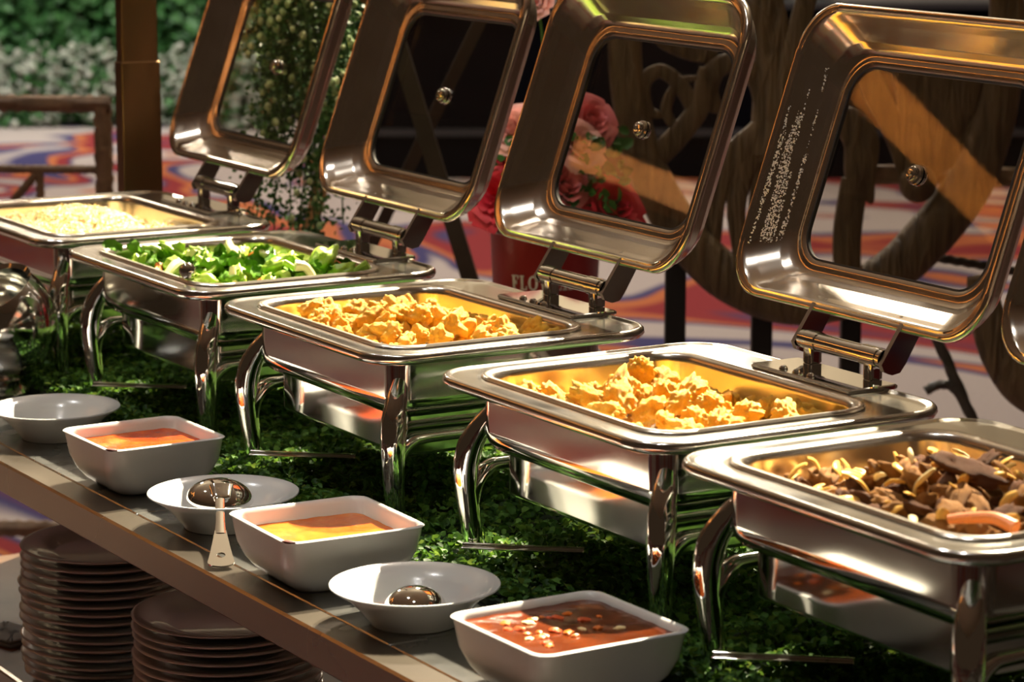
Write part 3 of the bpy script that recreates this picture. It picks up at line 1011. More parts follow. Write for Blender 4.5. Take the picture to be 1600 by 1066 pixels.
# ------------------------------------------------------------------ bowls, saucers, spoons on the table front
def square_bowl(loc, size, rz, sauce_mat, label, sauce_label, level, bits=None):
    o = empty('square_bowl', loc, rz)
    tag(o, label, 'bowl', 'square sauce bowls along the table edge')
    h = 0.072
    s = size / 2
    R = (-s, s, -s, s)
    prof = [(0.036, 0.02, 0.0), (0.034, 0.022, 0.0), (0.031, 0.024, 0.003), (0.021, 0.028, 0.010), (0.012, 0.028, 0.022), (0.005, 0.026, 0.040), (0.002, 0.021, h - 0.004), (0.0, 0.02, h - 0.001), (0.001, 0.02, h),
            (0.004, 0.018, h + 0.0005), (0.0065, 0.017, h - 0.001), (0.009, 0.016, h - 0.006), (0.012, 0.022, 0.040), (0.018, 0.025, 0.022), (0.028, 0.026, 0.010), (0.042, 0.022, 0.006)]
    rings = [rr_ring(inset(R, d), r_, z, 6) for d, r_, z in prof]
    obj('bowl_body', loft(rings, True, True), 'ceramic', o, 60)
    zs = level
    # inset of the inner wall at the sauce level
    inn = prof[9:]
    d = 0.02
    for (da, _, za), (db, _, zb) in zip(inn, inn[1:]):
        if zb <= zs <= za:
            d = da + (db - da) * (za - zs) / (za - zb)
    V = []
    n = 22
    q = s - d + 0.001
    for j in range(n):
        for k in range(n):
            x, y = -q + 2 * q * k / (n - 1), -q + 2 * q * j / (n - 1)
            # round the corners
            cx, cy = max(-q + 0.018, min(q - 0.018, x)), max(-q + 0.018, min(q - 0.018, y))
            dx, dy = x - cx, y - cy
            dl = math.hypot(dx, dy)
            if dl > 0.018:
                x, y = cx + dx / dl * 0.018, cy + dy / dl * 0.018
            edge = max(abs(x), abs(y)) / q
            V.append(Vector((x, y, zs + 0.0012 * noise.noise(Vector((x * 60, y * 60, loc[0]))) + 0.0015 * edge ** 8)))
    F = [(j * n + k, j * n + k + 1, (j + 1) * n + k + 1, (j + 1) * n + k) for j in range(n - 1) for k in range(n - 1)]
    so = obj('sauce_surface', (V, F), sauce_mat, None, 0, loc, (0, 0, rz))
    so.name = 'sauce'
    tag(so, sauce_label, 'sauce')
    return o


b1 = square_bowl((-0.555, -0.125, TZ), 0.176, 0.02, 'sauce_red', 'white square bowl of red chilli sauce, farthest of the three', 'red chilli sauce in the farthest square bowl', 0.055)
b2 = square_bowl((0.005, -0.130, TZ), 0.186, -0.03, 'sauce_orange', 'white square bowl of orange sauce, middle of the three', 'smooth orange sauce in the middle square bowl', 0.051)
b3 = square_bowl((0.535, -0.115, TZ), 0.192, 0.02, 'soup', 'white square bowl of brown tomato soup, nearest the camera', 'brownish tomato soup with floating bits in the nearest bowl', 0.063)
# drips at the lip
for bo, sz in ((b1, 0.176), (b2, 0.186)):
    st = lump(3, 2, (0.009, 0.004, 0.0022), 0.4, 2)
    obj('sauce_drip', xform(st, Matrix.Translation((sz / 2 - 0.010, -sz / 2 + 0.006, 0.072)) @ Matrix.Rotation(0.6, 4, 'Z')), 'stain', bo)
rb = random.Random(9)
soup_bits = [make_mesh('soup_bit', *lump(s, 2, (1, 0.7, 0.35), 0.5, 2), mt) for s, mt in ((1, 'sauce_red'), (2, 'sauce_orange'), (3, 'garlic'), (4, 'carrot'))]
for k in range(26):
    x, y = rb.uniform(-0.055, 0.055), rb.uniform(-0.055, 0.055)
    place(soup_bits[k % 4], 'soup_bit', 'small red, orange or pale bit floating in the tomato soup', 'soup bit', 'bits floating in the soup', (0.535 + x, -0.115 + y, TZ + 0.0635), (0, 0, rb.uniform(0, 6)), rb.uniform(0.004, 0.008))


def saucer(loc, rad, label):
    k = rad / 0.1
    prof = [(0.0001, 0.004), (0.040 * k, 0.004), (0.046 * k, 0.0), (0.052 * k, 0.0), (0.054 * k, 0.004), (0.066 * k, 0.018), (0.080 * k, 0.032), (0.098 * k, 0.0425), (0.1 * k, 0.044), (0.0995 * k, 0.0452), (0.097 * k, 0.0455),
            (0.080 * k, 0.0385), (0.070 * k, 0.030), (0.060 * k, 0.016), (0.050 * k, 0.009), (0.03 * k, 0.0075), (0.0001, 0.007)]
    o = obj('saucer_bowl', lathe(prof, 56), 'ceramic', None, 60, loc)
    tag(o, label, 'bowl', 'round shallow bowls along the table edge')
    return o


saucer((-0.905, -0.115, TZ), 0.096, 'empty shallow round white bowl beside the steel pot')
saucer((-0.288, -0.130, TZ), 0.098, 'shallow round white bowl with a steel ladle leaning over its rim')
saucer((0.232, -0.133, TZ), 0.098, 'shallow round white bowl holding only a steel spoon')

# ladle: face-down bowl in the second saucer, handle on the table edge
ldl = empty('ladle', (-0.085, -0.228, TZ))
tag(ldl, 'steel ladle resting face down in a saucer, holed handle on the table edge', 'ladle')
org = Vector((-0.085, -0.228, TZ))
bc = Vector((-0.272, -0.142, TZ + 0.040)) - org          # bowl centre
dome = []
for k in range(9):
    a = PI / 2 * k / 8
    dome.append((0.043 * math.cos(a), 0.024 * math.sin(a)))
dome_in = [(x * 0.96, z * 0.94) for x, z in reversed(dome)]
gd = lathe(dome + dome_in, 32)
gd = xform(gd, Matrix.Translation(bc) @ Matrix.Rotation(math.radians(10), 4, 'Y'))
obj('ladle_bowl', gd, 'chrome', ldl, 60)
p_end = Vector((0, 0, 0.0035))
p_neck = Vector((-0.150, 0.069, 0.0525))
hdir = (p_neck - p_end).normalized()
side = hdir.cross(Vector((0, 0, 1))).normalized()
nrm = side.cross(hdir)
# flat holed paddle end
bm = bmesh.new()
outl = []
LEN = 0.075
for k in range(11):
    a = -PI / 2 + PI * k / 10
    outl.append((0.010 - 0.010 * math.cos(a), 0.0165 * math.sin(a) * (1.0)))
wid = lambda s: 0.0165 - 0.0095 * min(1, max(0, (s - 0.012) / LEN)) ** 0.8
up_e = [(0.01 + (LEN) * t / 8, wid(0.01 + LEN * t / 8)) for t in range(1, 9)]
outl = [(s, w_) for s, w_ in outl] + up_e + [(s, -w_) for s, w_ in reversed(up_e)]
hole = [(0.026 + 0.0062 * math.cos(2 * PI * k / 14), 0.0055 * math.sin(2 * PI * k / 14)) for k in range(14)]
ev = []
for loop in (outl, hole):
    vs = [bm.verts.new((s, w_, 0)) for s, w_ in loop]
    ev += [bm.edges.new((vs[k], vs[(k + 1) % len(vs)])) for k in range(len(vs))]
bmesh.ops.triangle_fill(bm, edges=ev, use_beauty=True)
ex = bmesh.ops.extrude_face_region(bm, geom=bm.faces[:])
for v in ex['geom']:
    if isinstance(v, bmesh.types.BMVert):
        v.co.z += 0.0022
bmesh.ops.recalc_face_normals(bm, faces=bm.faces[:])
bm.verts.ensure_lookup_table()
V = [p_end + hdir * v.co.x - side * v.co.y + nrm * v.co.z for v in bm.verts]
F = [tuple(v.index for v in f.verts) for f in bm.faces]
bm.free()
neck = tube([p_end + hdir * 0.078 + nrm * 0.0011, p_end + hdir * 0.115 + nrm * 0.0011, p_neck, bc + Vector((0.040, -0.016, 0.012)), bc + Vector((0.018, -0.006, 0.022))],
            [0.0078, 0.0060, 0.0065, 0.011, 0.016], 12, 6, True, tuple(nrm), 0.26)
obj('ladle_handle', merge((V, F), neck), 'chrome', ldl, 40)

spn = empty('soup_spoon', (0.232, -0.133, TZ + 0.016))
tag(spn, 'small steel spoon lying face down inside a round white bowl', 'spoon')
gd2 = lathe([(0.036 * math.cos(PI / 2 * k / 8), 0.026 * math.sin(PI / 2 * k / 8)) for k in range(9)] + [(0.0345 * math.cos(PI / 2 * k / 8), 0.0245 * math.sin(PI / 2 * k / 8)) for k in range(8, -1, -1)], 28)
obj('spoon_bowl', gd2, 'chrome', spn, 60)
obj('spoon_handle', tube([(0.018, -0.026, 0.006), (0.035, -0.042, 0.008), (0.045, -0.052, 0.018)], [0.006, 0.004, 0.005], 10, 5, True, (0, 0, 1), 0.35), 'chrome', spn)

# tilted round steel pot at the far left
pt = empty('steel_pot', (-1.265, -0.07, TZ))
tag(pt, 'round polished steel pot tilted open at the left edge of the table', 'pot')
RS = 0.098
prof = []
for k in range(19):
    a = math.radians(-90 + 6.95 * k)
    prof.append((RS * math.cos(a), RS * math.sin(a)))
prof.append((prof[-1][0] + 0.004, prof[-1][1] + 0.003))
prof += [(x * 0.965, z * 0.965) for x, z in reversed(prof[:-1])]
obj('pot_body', xform(lathe(prof, 48), Matrix.Translation((0, 0, RS + 0.012)) @ Matrix.Rotation(math.radians(26), 4, Vector((0.96, 0.247, 0)).normalized())), 'steel', pt, 60)
obj('pot_base', lathe([(0.0001, 0), (0.055, 0), (0.058, 0.004), (0.040, 0.022), (0.0001, 0.022)], 32), 'steel', pt)

# ------------------------------------------------------------------ plates below
plate_mesh = make_mesh('dinner_plate', *lathe([(0.0001, 0.002), (0.070, 0.002), (0.074, 0.0), (0.078, 0.0), (0.082, 0.004), (0.100, 0.011), (0.130, 0.0185), (0.1335, 0.0200), (0.1345, 0.0215), (0.1335, 0.0228), (0.130, 0.0228),
                                              (0.100, 0.0155), (0.085, 0.010), (0.078, 0.008), (0.0001, 0.008)], 64), 'plate', 60)
rb = random.Random(2)
for sx, top, nm in ((-1.0, 0.665, 'farther plate stack, left of the other'), (-0.565, 0.660, 'nearer plate stack under the table edge')):
    n = 15
    st = (top - SZ - 0.0228) / (n - 1)
    for k in range(n):
        lab = ('top glazed plate of the ' if k == n - 1 else 'stacked plate below the top one in the ') + nm
        o = place(plate_mesh, 'dinner_plate', lab, 'plate', 'plates in the ' + nm, (sx + rb.uniform(-0.003, 0.003), rb.uniform(-0.003, 0.003), SZ + k * st), (0, 0, rb.uniform(0, 6)), 1.0)
tray = empty('folded_napkin', (-1.275, -0.062, SZ), 0.35)
tag(tray, 'pale folded napkin on the lower shelf left of the plates', 'napkin')
obj('fold', rings_profile((-0.05, 0.05, -0.04, 0.04), [(0.02, 0.004, 0.0), (0.001, 0.004, 0.0005), (0.0, 0.004, 0.003), (0.001, 0.004, 0.0055), (0.02, 0.004, 0.006)]), 'napkin', tray)
obj('fold', rings_profile((-0.049, 0.049, -0.039, 0.039), [(0.02, 0.004, 0.0062), (0.001, 0.004, 0.0067), (0.0, 0.004, 0.009), (0.001, 0.004, 0.0115), (0.0485, 0.0005, 0.0125)]), 'napkin', tray)

# ------------------------------------------------------------------ decor behind: frame helper (plane facing the camera side)
VR = Vector((RIGHT.x, RIGHT.y, 0)).normalized()
VF = Vector((FWD.x, FWD.y, 0)).normalized()


def local_frame(px, py, D):
    """origin on the floor under that point; x = right, y = away, z = up; returns (base, mapper)"""
    c = at(px, py, D)
    base = Vector((c.x, c.y, 0))
    dep = (c - CAM).dot(VF)

    def mp(qx, qy, back=0.0):
        f = 4505.86
        ray = FWD + RIGHT * ((qx - 800) / f) - UP * ((qy - 533) / f)
        p = CAM + ray * (dep / ray.dot(VF))
        d = p - base
        return Vector((d.dot(VR), back, d.z))
    return base, mp


WANG = math.atan2(VR.y, VR.x)

# carved wooden cart ornament -------------------------------------------------
base, mp = local_frame(1270, 200, 5.6)
S = 5.6 / 4505.86
cart = empty('carved_cart', base, WANG)
tag(cart, 'carved brown wooden wheel with tree tracery and rope axle behind the dishes', 'ornament')


def ribbon(pts, widths, thick=0.03, back=0.0):
    Pm = [mp(x, y, back) for x, y in pts]
    return tube(Pm, [w_ * S / 2 for w_ in widths], 16, 7, True, (0, 1, 0), thick, 0.62)


obj('wheel_ring', ribbon([(1010, -140), (985, -40), (976, 60), (984, 160), (1010, 260), (1060, 355), (1130, 430), (1215, 470), (1300, 470), (1385, 430), (1455, 365), (1515, 285), (1552, 190), (1570, 90), (1572, -20), (1555, -120)],
                         [50, 52, 52, 54, 62, 70, 74, 70, 66, 70, 76, 74, 66, 58, 52, 50], 0.75), 'wood', cart)
for pts, wd, nm in (
        ([(1225, 130), (1200, 200), (1140, 250), (1118, 310), (1112, 370), (1100, 425)], [50, 56, 44, 34, 30, 40], 'root'),
        ([(1222, 150), (1196, 220), (1160, 270), (1150, 330), (1158, 390), (1160, 440)], [44, 52, 40, 30, 30, 44], 'root'),
        ([(1226, 160), (1212, 230), (1190, 290), (1184, 350), (1200, 410), (1215, 455)], [40, 46, 36, 28, 30, 44], 'root'),
        ([(1228, 170), (1235, 250), (1240, 330), (1250, 400), (1265, 460)], [44, 40, 34, 32, 40], 'root'),
        ([(1212, 240), (1212, 150), (1208, 70), (1198, 0), (1190, -90)], [86, 72, 60, 52, 44], 'trunk'),
        ([(1226, 210), (1232, 120), (1246, 50), (1262, -10), (1290, -80)], [60, 46, 34, 32, 28], 'branch'),
        ([(1205, 90), (1190, 40), (1160, 15), (1120, 8), (1080, 20)], [30, 36, 40, 34, 24], 'branch'),
        ([(1200, 250), (1196, 180), (1186, 130), (1160, 100), (1130, 100), (1108, 118)], [40, 36, 34, 30, 32, 34], 'scroll'),
        ([(1112, 110), (1104, 140), (1118, 165), (1150, 173)], [40, 38, 26, 3], 'scroll_leaf'),
        ([(1105, 120), (1090, 170), (1060, 210), (1020, 250)], [30, 34, 36, 40], 'scroll'),
        ([(1085, 170), (1060, 130), (1030, 110), (1005, 130), (1010, 170), (1035, 180)], [26, 24, 22, 24, 22, 8], 'scroll'),
        ([(1120, 90), (1080, 80), (1040, 60), (1010, 30)], [20, 30, 34, 20], 'scroll_leaf'),
        ([(1060, 205), (1040, 170), (1060, 130), (1090, 120)], [14, 18, 16, 6], 'scroll'),
        ([(1240, 240), (1280, 200), (1320, 190), (1345, 220), (1345, 270), (1362, 318)], [30, 40, 50, 56, 52, 6], 'scroll_leaf'),
        ([(1420, 270), (1425, 190), (1420, 120), (1400, 60)], [30, 44, 50, 40], 'fan_leaf'),
        ([(1430, 265), (1455, 190), (1465, 120), (1460, 40)], [30, 46, 52, 40], 'fan_leaf'),
        ([(1440, 265), (1485, 200), (1510, 130), (1515, 40)], [30, 48, 54, 40], 'fan_leaf'),
        ([(1445, 270), (1500, 230), (1540, 180), (1556, 110)], [26, 40, 44, 30], 'fan_leaf'),
        ([(1420, 280), (1395, 200), (1370, 150), (1350, 100), (1330, 30)], [26, 36, 40, 34, 20], 'fan_leaf'),
        ([(1336, 280), (1324, 360), (1325, 430), (1340, 460)], [44, 46, 44, 50], 'spoke')):
    obj(nm, ribbon(pts, wd, 0.42, -0.01 + 0.004 * (len(nm) % 3)), 'wood', cart)
obj('pale_brace', tube([mp(1050, 315, 0.06), mp(1102, 368, 0.06)], 0.010, 8, 1), 'rope_wood', cart)
obj('hub', uvsphere(mp(1432, 285, -0.02), 30 * S, 18, 12), 'wood', cart)
obj('axle', rope(mp(1340, 272, 0.02), mp(1700, 282, 0.02), 14 * S, 120), 'rope_wood', cart)
for xx in (1058, 1194):
    t0 = mp(xx, 395 if xx == 1058 else 460, 0.0)
    obj('post', box(t0.x - 16.5 * S, t0.x + 16.5 * S, 0.03, 0.07, 0.0, t0.z, 0.003), 'black_metal', cart)
t0 = mp(1335, 440)
obj('post', box(t0.x - 16 * S, t0.x + 16 * S, 0.03, 0.07, 0.0, t0.z, 0.003), 'black_metal', cart)
obj('second_wheel', ribbon([(1500, 400), (1508, 450), (1528, 510), (1562, 562), (1612, 588), (1680, 590), (1750, 560), (1800, 500)], [40, 52, 62, 66, 66, 64, 60, 50], 0.75, -0.25), 'wood', cart)
g = rope(mp(1440, 404, 0.05), mp(1560, 424, 0.05), 6.5 * S, 200)
g2 = rope(mp(1560, 424, 0.05), mp(1700, 450, 0.05), 6.5 * S, 200)
obj('tie_rod', merge(g, g2), 'dark_rope', cart)
obj('strut', rope(mp(1458, 515, 0.0), mp(1530, 680, 0.0), 8 * S, 200), 'dark_rope', cart)
obj('strut_foot', tube([mp(1446, 612), mp(1465, 602), mp(1490, 606), mp(1512, 640), mp(1530, 680)], 7 * S, 10, 5, lobes=3, twist=200), 'dark_rope', cart)
e0 = mp(1530, 680)
obj('strut_leg', tube([e0, (e0.x, 0, 0.0)], 7 * S, 10, 1), 'dark_rope', cart)

# twisted wooden railing at far left -------------------------------------------
base, mp = local_frame(160, 160, 6.5)
S = 6.5 / 4505.86
rl = empty('twisted_railing', base, WANG)
tag(rl, 'brown rope-twist wooden railing on the carpet at the far left', 'railing')
pr = mp(160, 163)
obj('post', rope((pr.x, 0, 0), (pr.x, 0, pr.z), 13 * S, 70), 'rope_wood', rl)
obj('top_rail', rope(mp(-260, 158), mp(172, 163), 12 * S, 70), 'rope_wood', rl)
obj('mid_rail', rope(mp(-260, 262), mp(150, 265), 6 * S, 150), 'rope_wood', rl)
pz = mp(62, 268)
obj('baluster', rope((pz.x, 0, 0.17), (pz.x, 0, pz.z), 6 * S, 120), 'rope_wood', rl)
obj('brace', rope(mp(60, 268), mp(-70, 420), 6 * S, 120), 'rope_wood', rl)
pb = mp(-260, 826)
obj('bottom_rail', rope((pb.x, 0, pb.z), (pr.x, 0, pb.z), 12 * S, 70), 'rope_wood', rl)
obj('post', rope((mp(-255, 160).x, 0, 0), mp(-255, 160), 13 * S, 70), 'rope_wood', rl)

# wooden easel -------------------------------------------------------------------
base, mp = local_frame(572, 0, 5.8)
S = 5.8 / 4505.86
ez = empty('display_easel', base, WANG)
tag(ez, 'wooden A-frame easel standing behind the vegetable dish', 'easel')


def bar(a, b_, wd, th, up=(0, 1, 0)):
    a, b_ = Vector(a), Vector(b_)
    t = (b_ - a).normalized()
    u = Vector(up) - t * Vector(up).dot(t)
    u.normalize()
    s = t.cross(u)
    rings = []
    for p in (a, b_):
        rings.append([p + s * (wd / 2 * i) + u * (th / 2 * j) for i, j in ((-1, -1), (1, -1), (1, 1), (-1, 1))])
    return loft(rings, True, True)


def to_floor(a, b_):
    """extend the line a->b down to the floor"""
    t = a.z / (a.z - b_.z)
    return a + (b_ - a) * t


pa, pb_ = mp(598, -90, -0.05), mp(482, 372, -0.05)
obj('leg', bar(pa, to_floor(pa, pb_), 24 * S, 0.03), 'easel', ez)
pa, pb_ = mp(585, -60, -0.05), mp(738, 440, -0.05)
obj('leg', bar(pa, to_floor(pa, pb_), 26 * S, 0.03), 'shaded_wood', ez)
pa = mp(812, -90, 0.1); pb_ = mp(640, 270, 0.25)
obj('rear_leg', bar(pa, to_floor(pa, pb_), 20 * S, 0.03), 'shaded_wood', ez)
obj('reflection_bar', bar(mp(430, 80, -0.085), mp(505, -30, -0.085), 34 * S, 0.02), 'easel', ez)  # this bar and the next stand in for a gold reflection in the lid glass
obj('reflection_bar', bar(mp(420, 170, -0.085), mp(440, 100, -0.085), 20 * S, 0.02), 'easel', ez)
obj('shelf_bar', bar(mp(400, -62, -0.06), mp(770, -40, -0.06), 26 * S, 0.05), 'easel', ez)

# trailing plant hanging beside the easel --------------------------------------------
base, mp = local_frame(470, 100, 5.35)
S = 5.35 / 4505.86
tp = empty('trailing_plant', base, WANG)
tag(tp, 'trailing green plant with tiny whitish blossoms hanging between two lids', 'plant')
r = random.Random(4)
strands = []
for k in range(38):
    x0 = r.uniform(395, 545)
    ylen = r.uniform(120, 300) if x0 < 420 else r.uniform(150, 330)
    if 430 < x0 < 530 and r.random() < 0.75:
        ylen = r.uniform(340, 450)
    drift = r.uniform(-45, 30)
    pts = [mp(x0 + drift * t * t + r.uniform(-6, 6), -70 + ylen * t, r.uniform(-0.05, 0.08)) for t in (0, 0.25, 0.5, 0.75, 1)]
    strands.append(smooth_path(pts, 8))
SV = merge(*[tube(s, 0.0016, 5, 1) for s in strands])
obj('stems', SV, 'trail_leaf', tp)


def trail_gen(rr):
    s = rr.choice(strands)
    p = rr.choice(s)
    off = Vector((rr.gauss(0, 0.016), rr.gauss(0, 0.02), rr.gauss(0, 0.012)))
    return p + off, Vector((0, -0.6, 0.4)), 1.0


o = obj('leaves', leaf_cloud(6000, trail_gen, r, (0.007, 0.013), 0.7), 'trail_leaf', tp, 0)
o['kind'] = 'stuff'
V, F = [], []
for k in range(260):
    c, _, _ = trail_gen(r)
    c = c + Vector((0, -0.03, 0))
    g = uvsphere(c, r.uniform(0.004, 0.0075), 6, 4, 1.2)
    n0 = len(V)
    V += g[0]
    F += [tuple(i + n0 for i in f) for f in g[1]]
o = obj('blossoms', (V, F), 'trail_flower', tp, 0)
o['kind'] = 'stuff'
base2, mp2 = local_frame(540, 60, 5.6)
pf = empty('palm_frond', base2, WANG)
tag(pf, 'dark spiky palm frond hanging right of the trailing plant', 'plant')
mid = smooth_path([mp2(515, -70), mp2(518, 0), mp2(528, 90), mp2(535, 190), mp2(528, 260)], 8)
obj('midrib', tube(mid, [0.005, 0.002], 6, 1), 'palm', pf)
V, F = [], []
for k in range(2, len(mid) - 1):
    for sgn in (1, -1):
        for rep in range(2):
            p = mid[k]
            tip = p + Vector((sgn * 0.085 * (1 - 0.3 * k / len(mid)), r.uniform(-0.04, 0.03), -0.035 + r.uniform(-0.02, 0.01)))
            md_ = p.lerp(tip, 0.45) + Vector((0, 0, 0.008))
            n0 = len(V)
            V += [p, md_ + Vector((0, 0, 0.007)), tip, md_ - Vector((0, 0, 0.007))]
            F.append((n0, n0 + 1, n0 + 2, n0 + 3))
o = obj('blades', (V, F), 'palm', pf, 0)
o['kind'] = 'stuff'

# rose pot -------------------------------------------------------------------------
base, mp = local_frame(852, 430, 5.0)
S = 5.0 / 4505.86
zb = 0.84
pd = empty('pedestal_stand', base, WANG)
tag(pd, 'black pedestal stand under the red flower pot', 'stand')
obj('stand_top', lathe([(0.0001, zb), (0.10, zb), (0.105, zb - 0.006), (0.10, zb - 0.02), (0.0001, zb - 0.02)], 32), 'black_metal', pd)
obj('stand_column', lathe([(0.02, zb - 0.02), (0.018, 0.05), (0.03, 0.03)], 20), 'black_metal', pd)
obj('stand_base', lathe([(0.0001, 0.03), (0.03, 0.03), (0.13, 0.012), (0.135, 0), (0.0001, 0)], 32), 'black_metal', pd)
fp = empty('flower_pot', (base.x, base.y, zb), WANG)
tag(fp, 'red flower pot lettered FLOWERS behind the third chafing dish', 'flower pot')
rt, rbm, hp_ = 86 * S, 76 * S, 0.215
obj('pot_wall', lathe([(0.0001, 0.0), (rbm, 0.0), (rbm + 0.002, 0.004), (rt, hp_ - 0.004), (rt + 0.003, hp_), (rt - 0.002, hp_ + 0.002), (rt - 0.005, hp_ - 0.004), (rbm - 0.004, 0.01), (0.0001, 0.01)], 48), 'red_pot', fp, 40)
def poly_letter(ch):
    """slab-serif letter as 2D polygons, unit height"""
    P_ = []
    R_ = lambda x0, y0, x1, y1: P_.append([(x0, y0), (x1, y0), (x1, y1), (x0, y1)])
    st, th = 0.20, 0.09

    def arc(cx, cy, rx, ry, a0, a1, wo, n=14):
        for k in range(n):
            t0, t1 = math.radians(a0 + (a1 - a0) * k / n), math.radians(a0 + (a1 - a0) * (k + 1) / n)
            q = []
            for t, io in ((t0, 1), (t1, 1), (t1, 0), (t0, 0)):
                w_ = 0 if io else 1
                ww = th + (wo - th) * abs(math.cos(t))
                q.append((cx + (rx - w_ * ww) * math.cos(t), cy + (ry - w_ * (th + 0.02)) * math.sin(t)))
            P_.append(q)

    def line(x0, y0, x1, y1, w_):
        P_.append([(x0, y0), (x0 + w_, y0), (x1 + w_, y1), (x1, y1)])
    if ch in 'FE':
        R_(0.08, 0, 0.08 + st, 1); R_(0.0, 0, 0.36, th); R_(0.0, 1 - th, 0.62, 1); R_(0.62 - th, 0.74, 0.62, 1)
        R_(0.1, 0.46, 0.46, 0.46 + th); R_(0.46 - th, 0.36, 0.46, 0.66)
        if ch == 'E':
            R_(0.0, 0, 0.64, th); R_(0.64 - th, 0, 0.64, 0.26)
        w = 0.66
    elif ch == 'L':
        R_(0.08, 0, 0.08 + st, 1); R_(0, 0, 0.6, th); R_(0, 1 - th, 0.36, 1); R_(0.6 - th, 0, 0.6, 0.28)
        w = 0.62
    elif ch == 'O':
        arc(0.4, 0.5, 0.4, 0.51, 0, 360, st, 26)
        w = 0.8
    elif ch == 'W':
        line(0.06, 1, 0.28, 0, st * 0.9); line(0.34, 0, 0.50, 0.9, th); line(0.44, 1, 0.66, 0, st * 0.9); line(0.72, 0, 0.94, 1, th)
        R_(0, 1 - th, 0.34, 1); R_(0.40, 1 - th, 0.70, 1); R_(0.82, 1 - th, 1.1, 1)
        w = 1.1
    elif ch == 'R':
        R_(0.08, 0, 0.08 + st, 1); R_(0, 0, 0.36, th); R_(0, 1 - th, 0.36, 1)
        arc(0.34, 0.74, 0.3, 0.26, -90, 90, st, 12); R_(0.2, 0.48, 0.36, 0.48 + th)
        line(0.52, 0, 0.30, 0.5, st); R_(0.5, 0, 0.82, th)
        w = 0.8
    else:
        arc(0.3, 0.74, 0.28, 0.27, 20, 270, st * 0.85, 14); arc(0.3, 0.27, 0.30, 0.28, -160, 90, st * 0.85, 14)
        R_(0.50, 0.72, 0.58, 0.98); R_(0.0, 0.02, 0.08, 0.30)
        w = 0.6
    return P_, w


LH = 22.5 * S
zt = mp(852, 441).z - zb
V, F = [], []
xs, polys = 0.0, []
for ch in 'FLOWERS':
    pl, w_ = poly_letter(ch)
    polys += [[(x + xs, y) for x, y in q] for q in pl]
    xs += w_ + 0.10
xs -= 0.10
kx = 108 * S / xs
for pi_, q in enumerate(polys):
    n0 = len(V)
    for lift in (0.0004, 0.0016 + 0.00001 * (pi_ % 7)):
        for x, y in q:
            z = zt + y * LH
            rad = rbm + (rt - rbm) * z / hp_ + lift
            ang = (x - xs / 2) * kx / (rbm + 0.005)
            V.append(Vector((rad * math.sin(ang), -rad * math.cos(ang), z)))
    F += [(n0 + 4, n0 + 5, n0 + 6, n0 + 7), (n0 + 3, n0 + 2, n0 + 1, n0)] + [(n0 + k, n0 + (k + 1) % 4, n0 + 4 + (k + 1) % 4, n0 + 4 + k) for k in range(4)]
tme = make_mesh('lettering', V, F, 'white_print', 20)
lt = link('lettering', tme, fp)
lt['label'] = 'white lettering FLOWERS'
obj('soil', lathe([(rt - 0.006, hp_ - 0.02), (0.0001, hp_ - 0.012)], 24), 'mat_back', fp)


def rose_mesh(seed, mat):
    rr = random.Random(seed)
    V, F = [], []
    layers = [(0.22, 3, 0.10, 1.0), (0.38, 4, 0.25, 0.95), (0.58, 5, 0.45, 0.85), (0.78, 6, 0.75, 0.72), (0.95, 7, 1.05, 0.55)]
    for li, (rad, n, lean, ht) in enumerate(layers):
        for k in range(n):
            a0 = 2 * PI * k / n + li * 0.7 + rr.uniform(-0.15, 0.15)
            span = 2 * PI / n * 0.78
            nu, nv = 7, 6
            n0 = len(V)
            for j in range(nv):
                t = j / (nv - 1)
                for i in range(nu):
                    u = i / (nu - 1) * 2 - 1
                    a = a0 + u * span * (0.55 + 0.45 * math.sin(PI * min(1, t * 0.9 + 0.1)))
                    rr_ = rad * (0.35 + 0.65 * t ** 0.6) * (1 + 0.10 * u * u) + lean * 0.28 * t ** 3
                    z = ht * (t ** 0.9) * (1 - 0.14 * u * u) - 0.22 * lean * t ** 4 + 0.04 * noise.noise(Vector((a * 3, t * 3, seed + li)))
                    V.append(Vector((rr_ * math.cos(a), rr_ * math.sin(a), z - 0.5)))
            for j in range(nv - 1):
                for i in range(nu - 1):
                    a = n0 + j * nu + i
                    F.append((a, a + 1, a + nu + 1, a + nu))
    return make_mesh('petals', V, F, mat, 0)


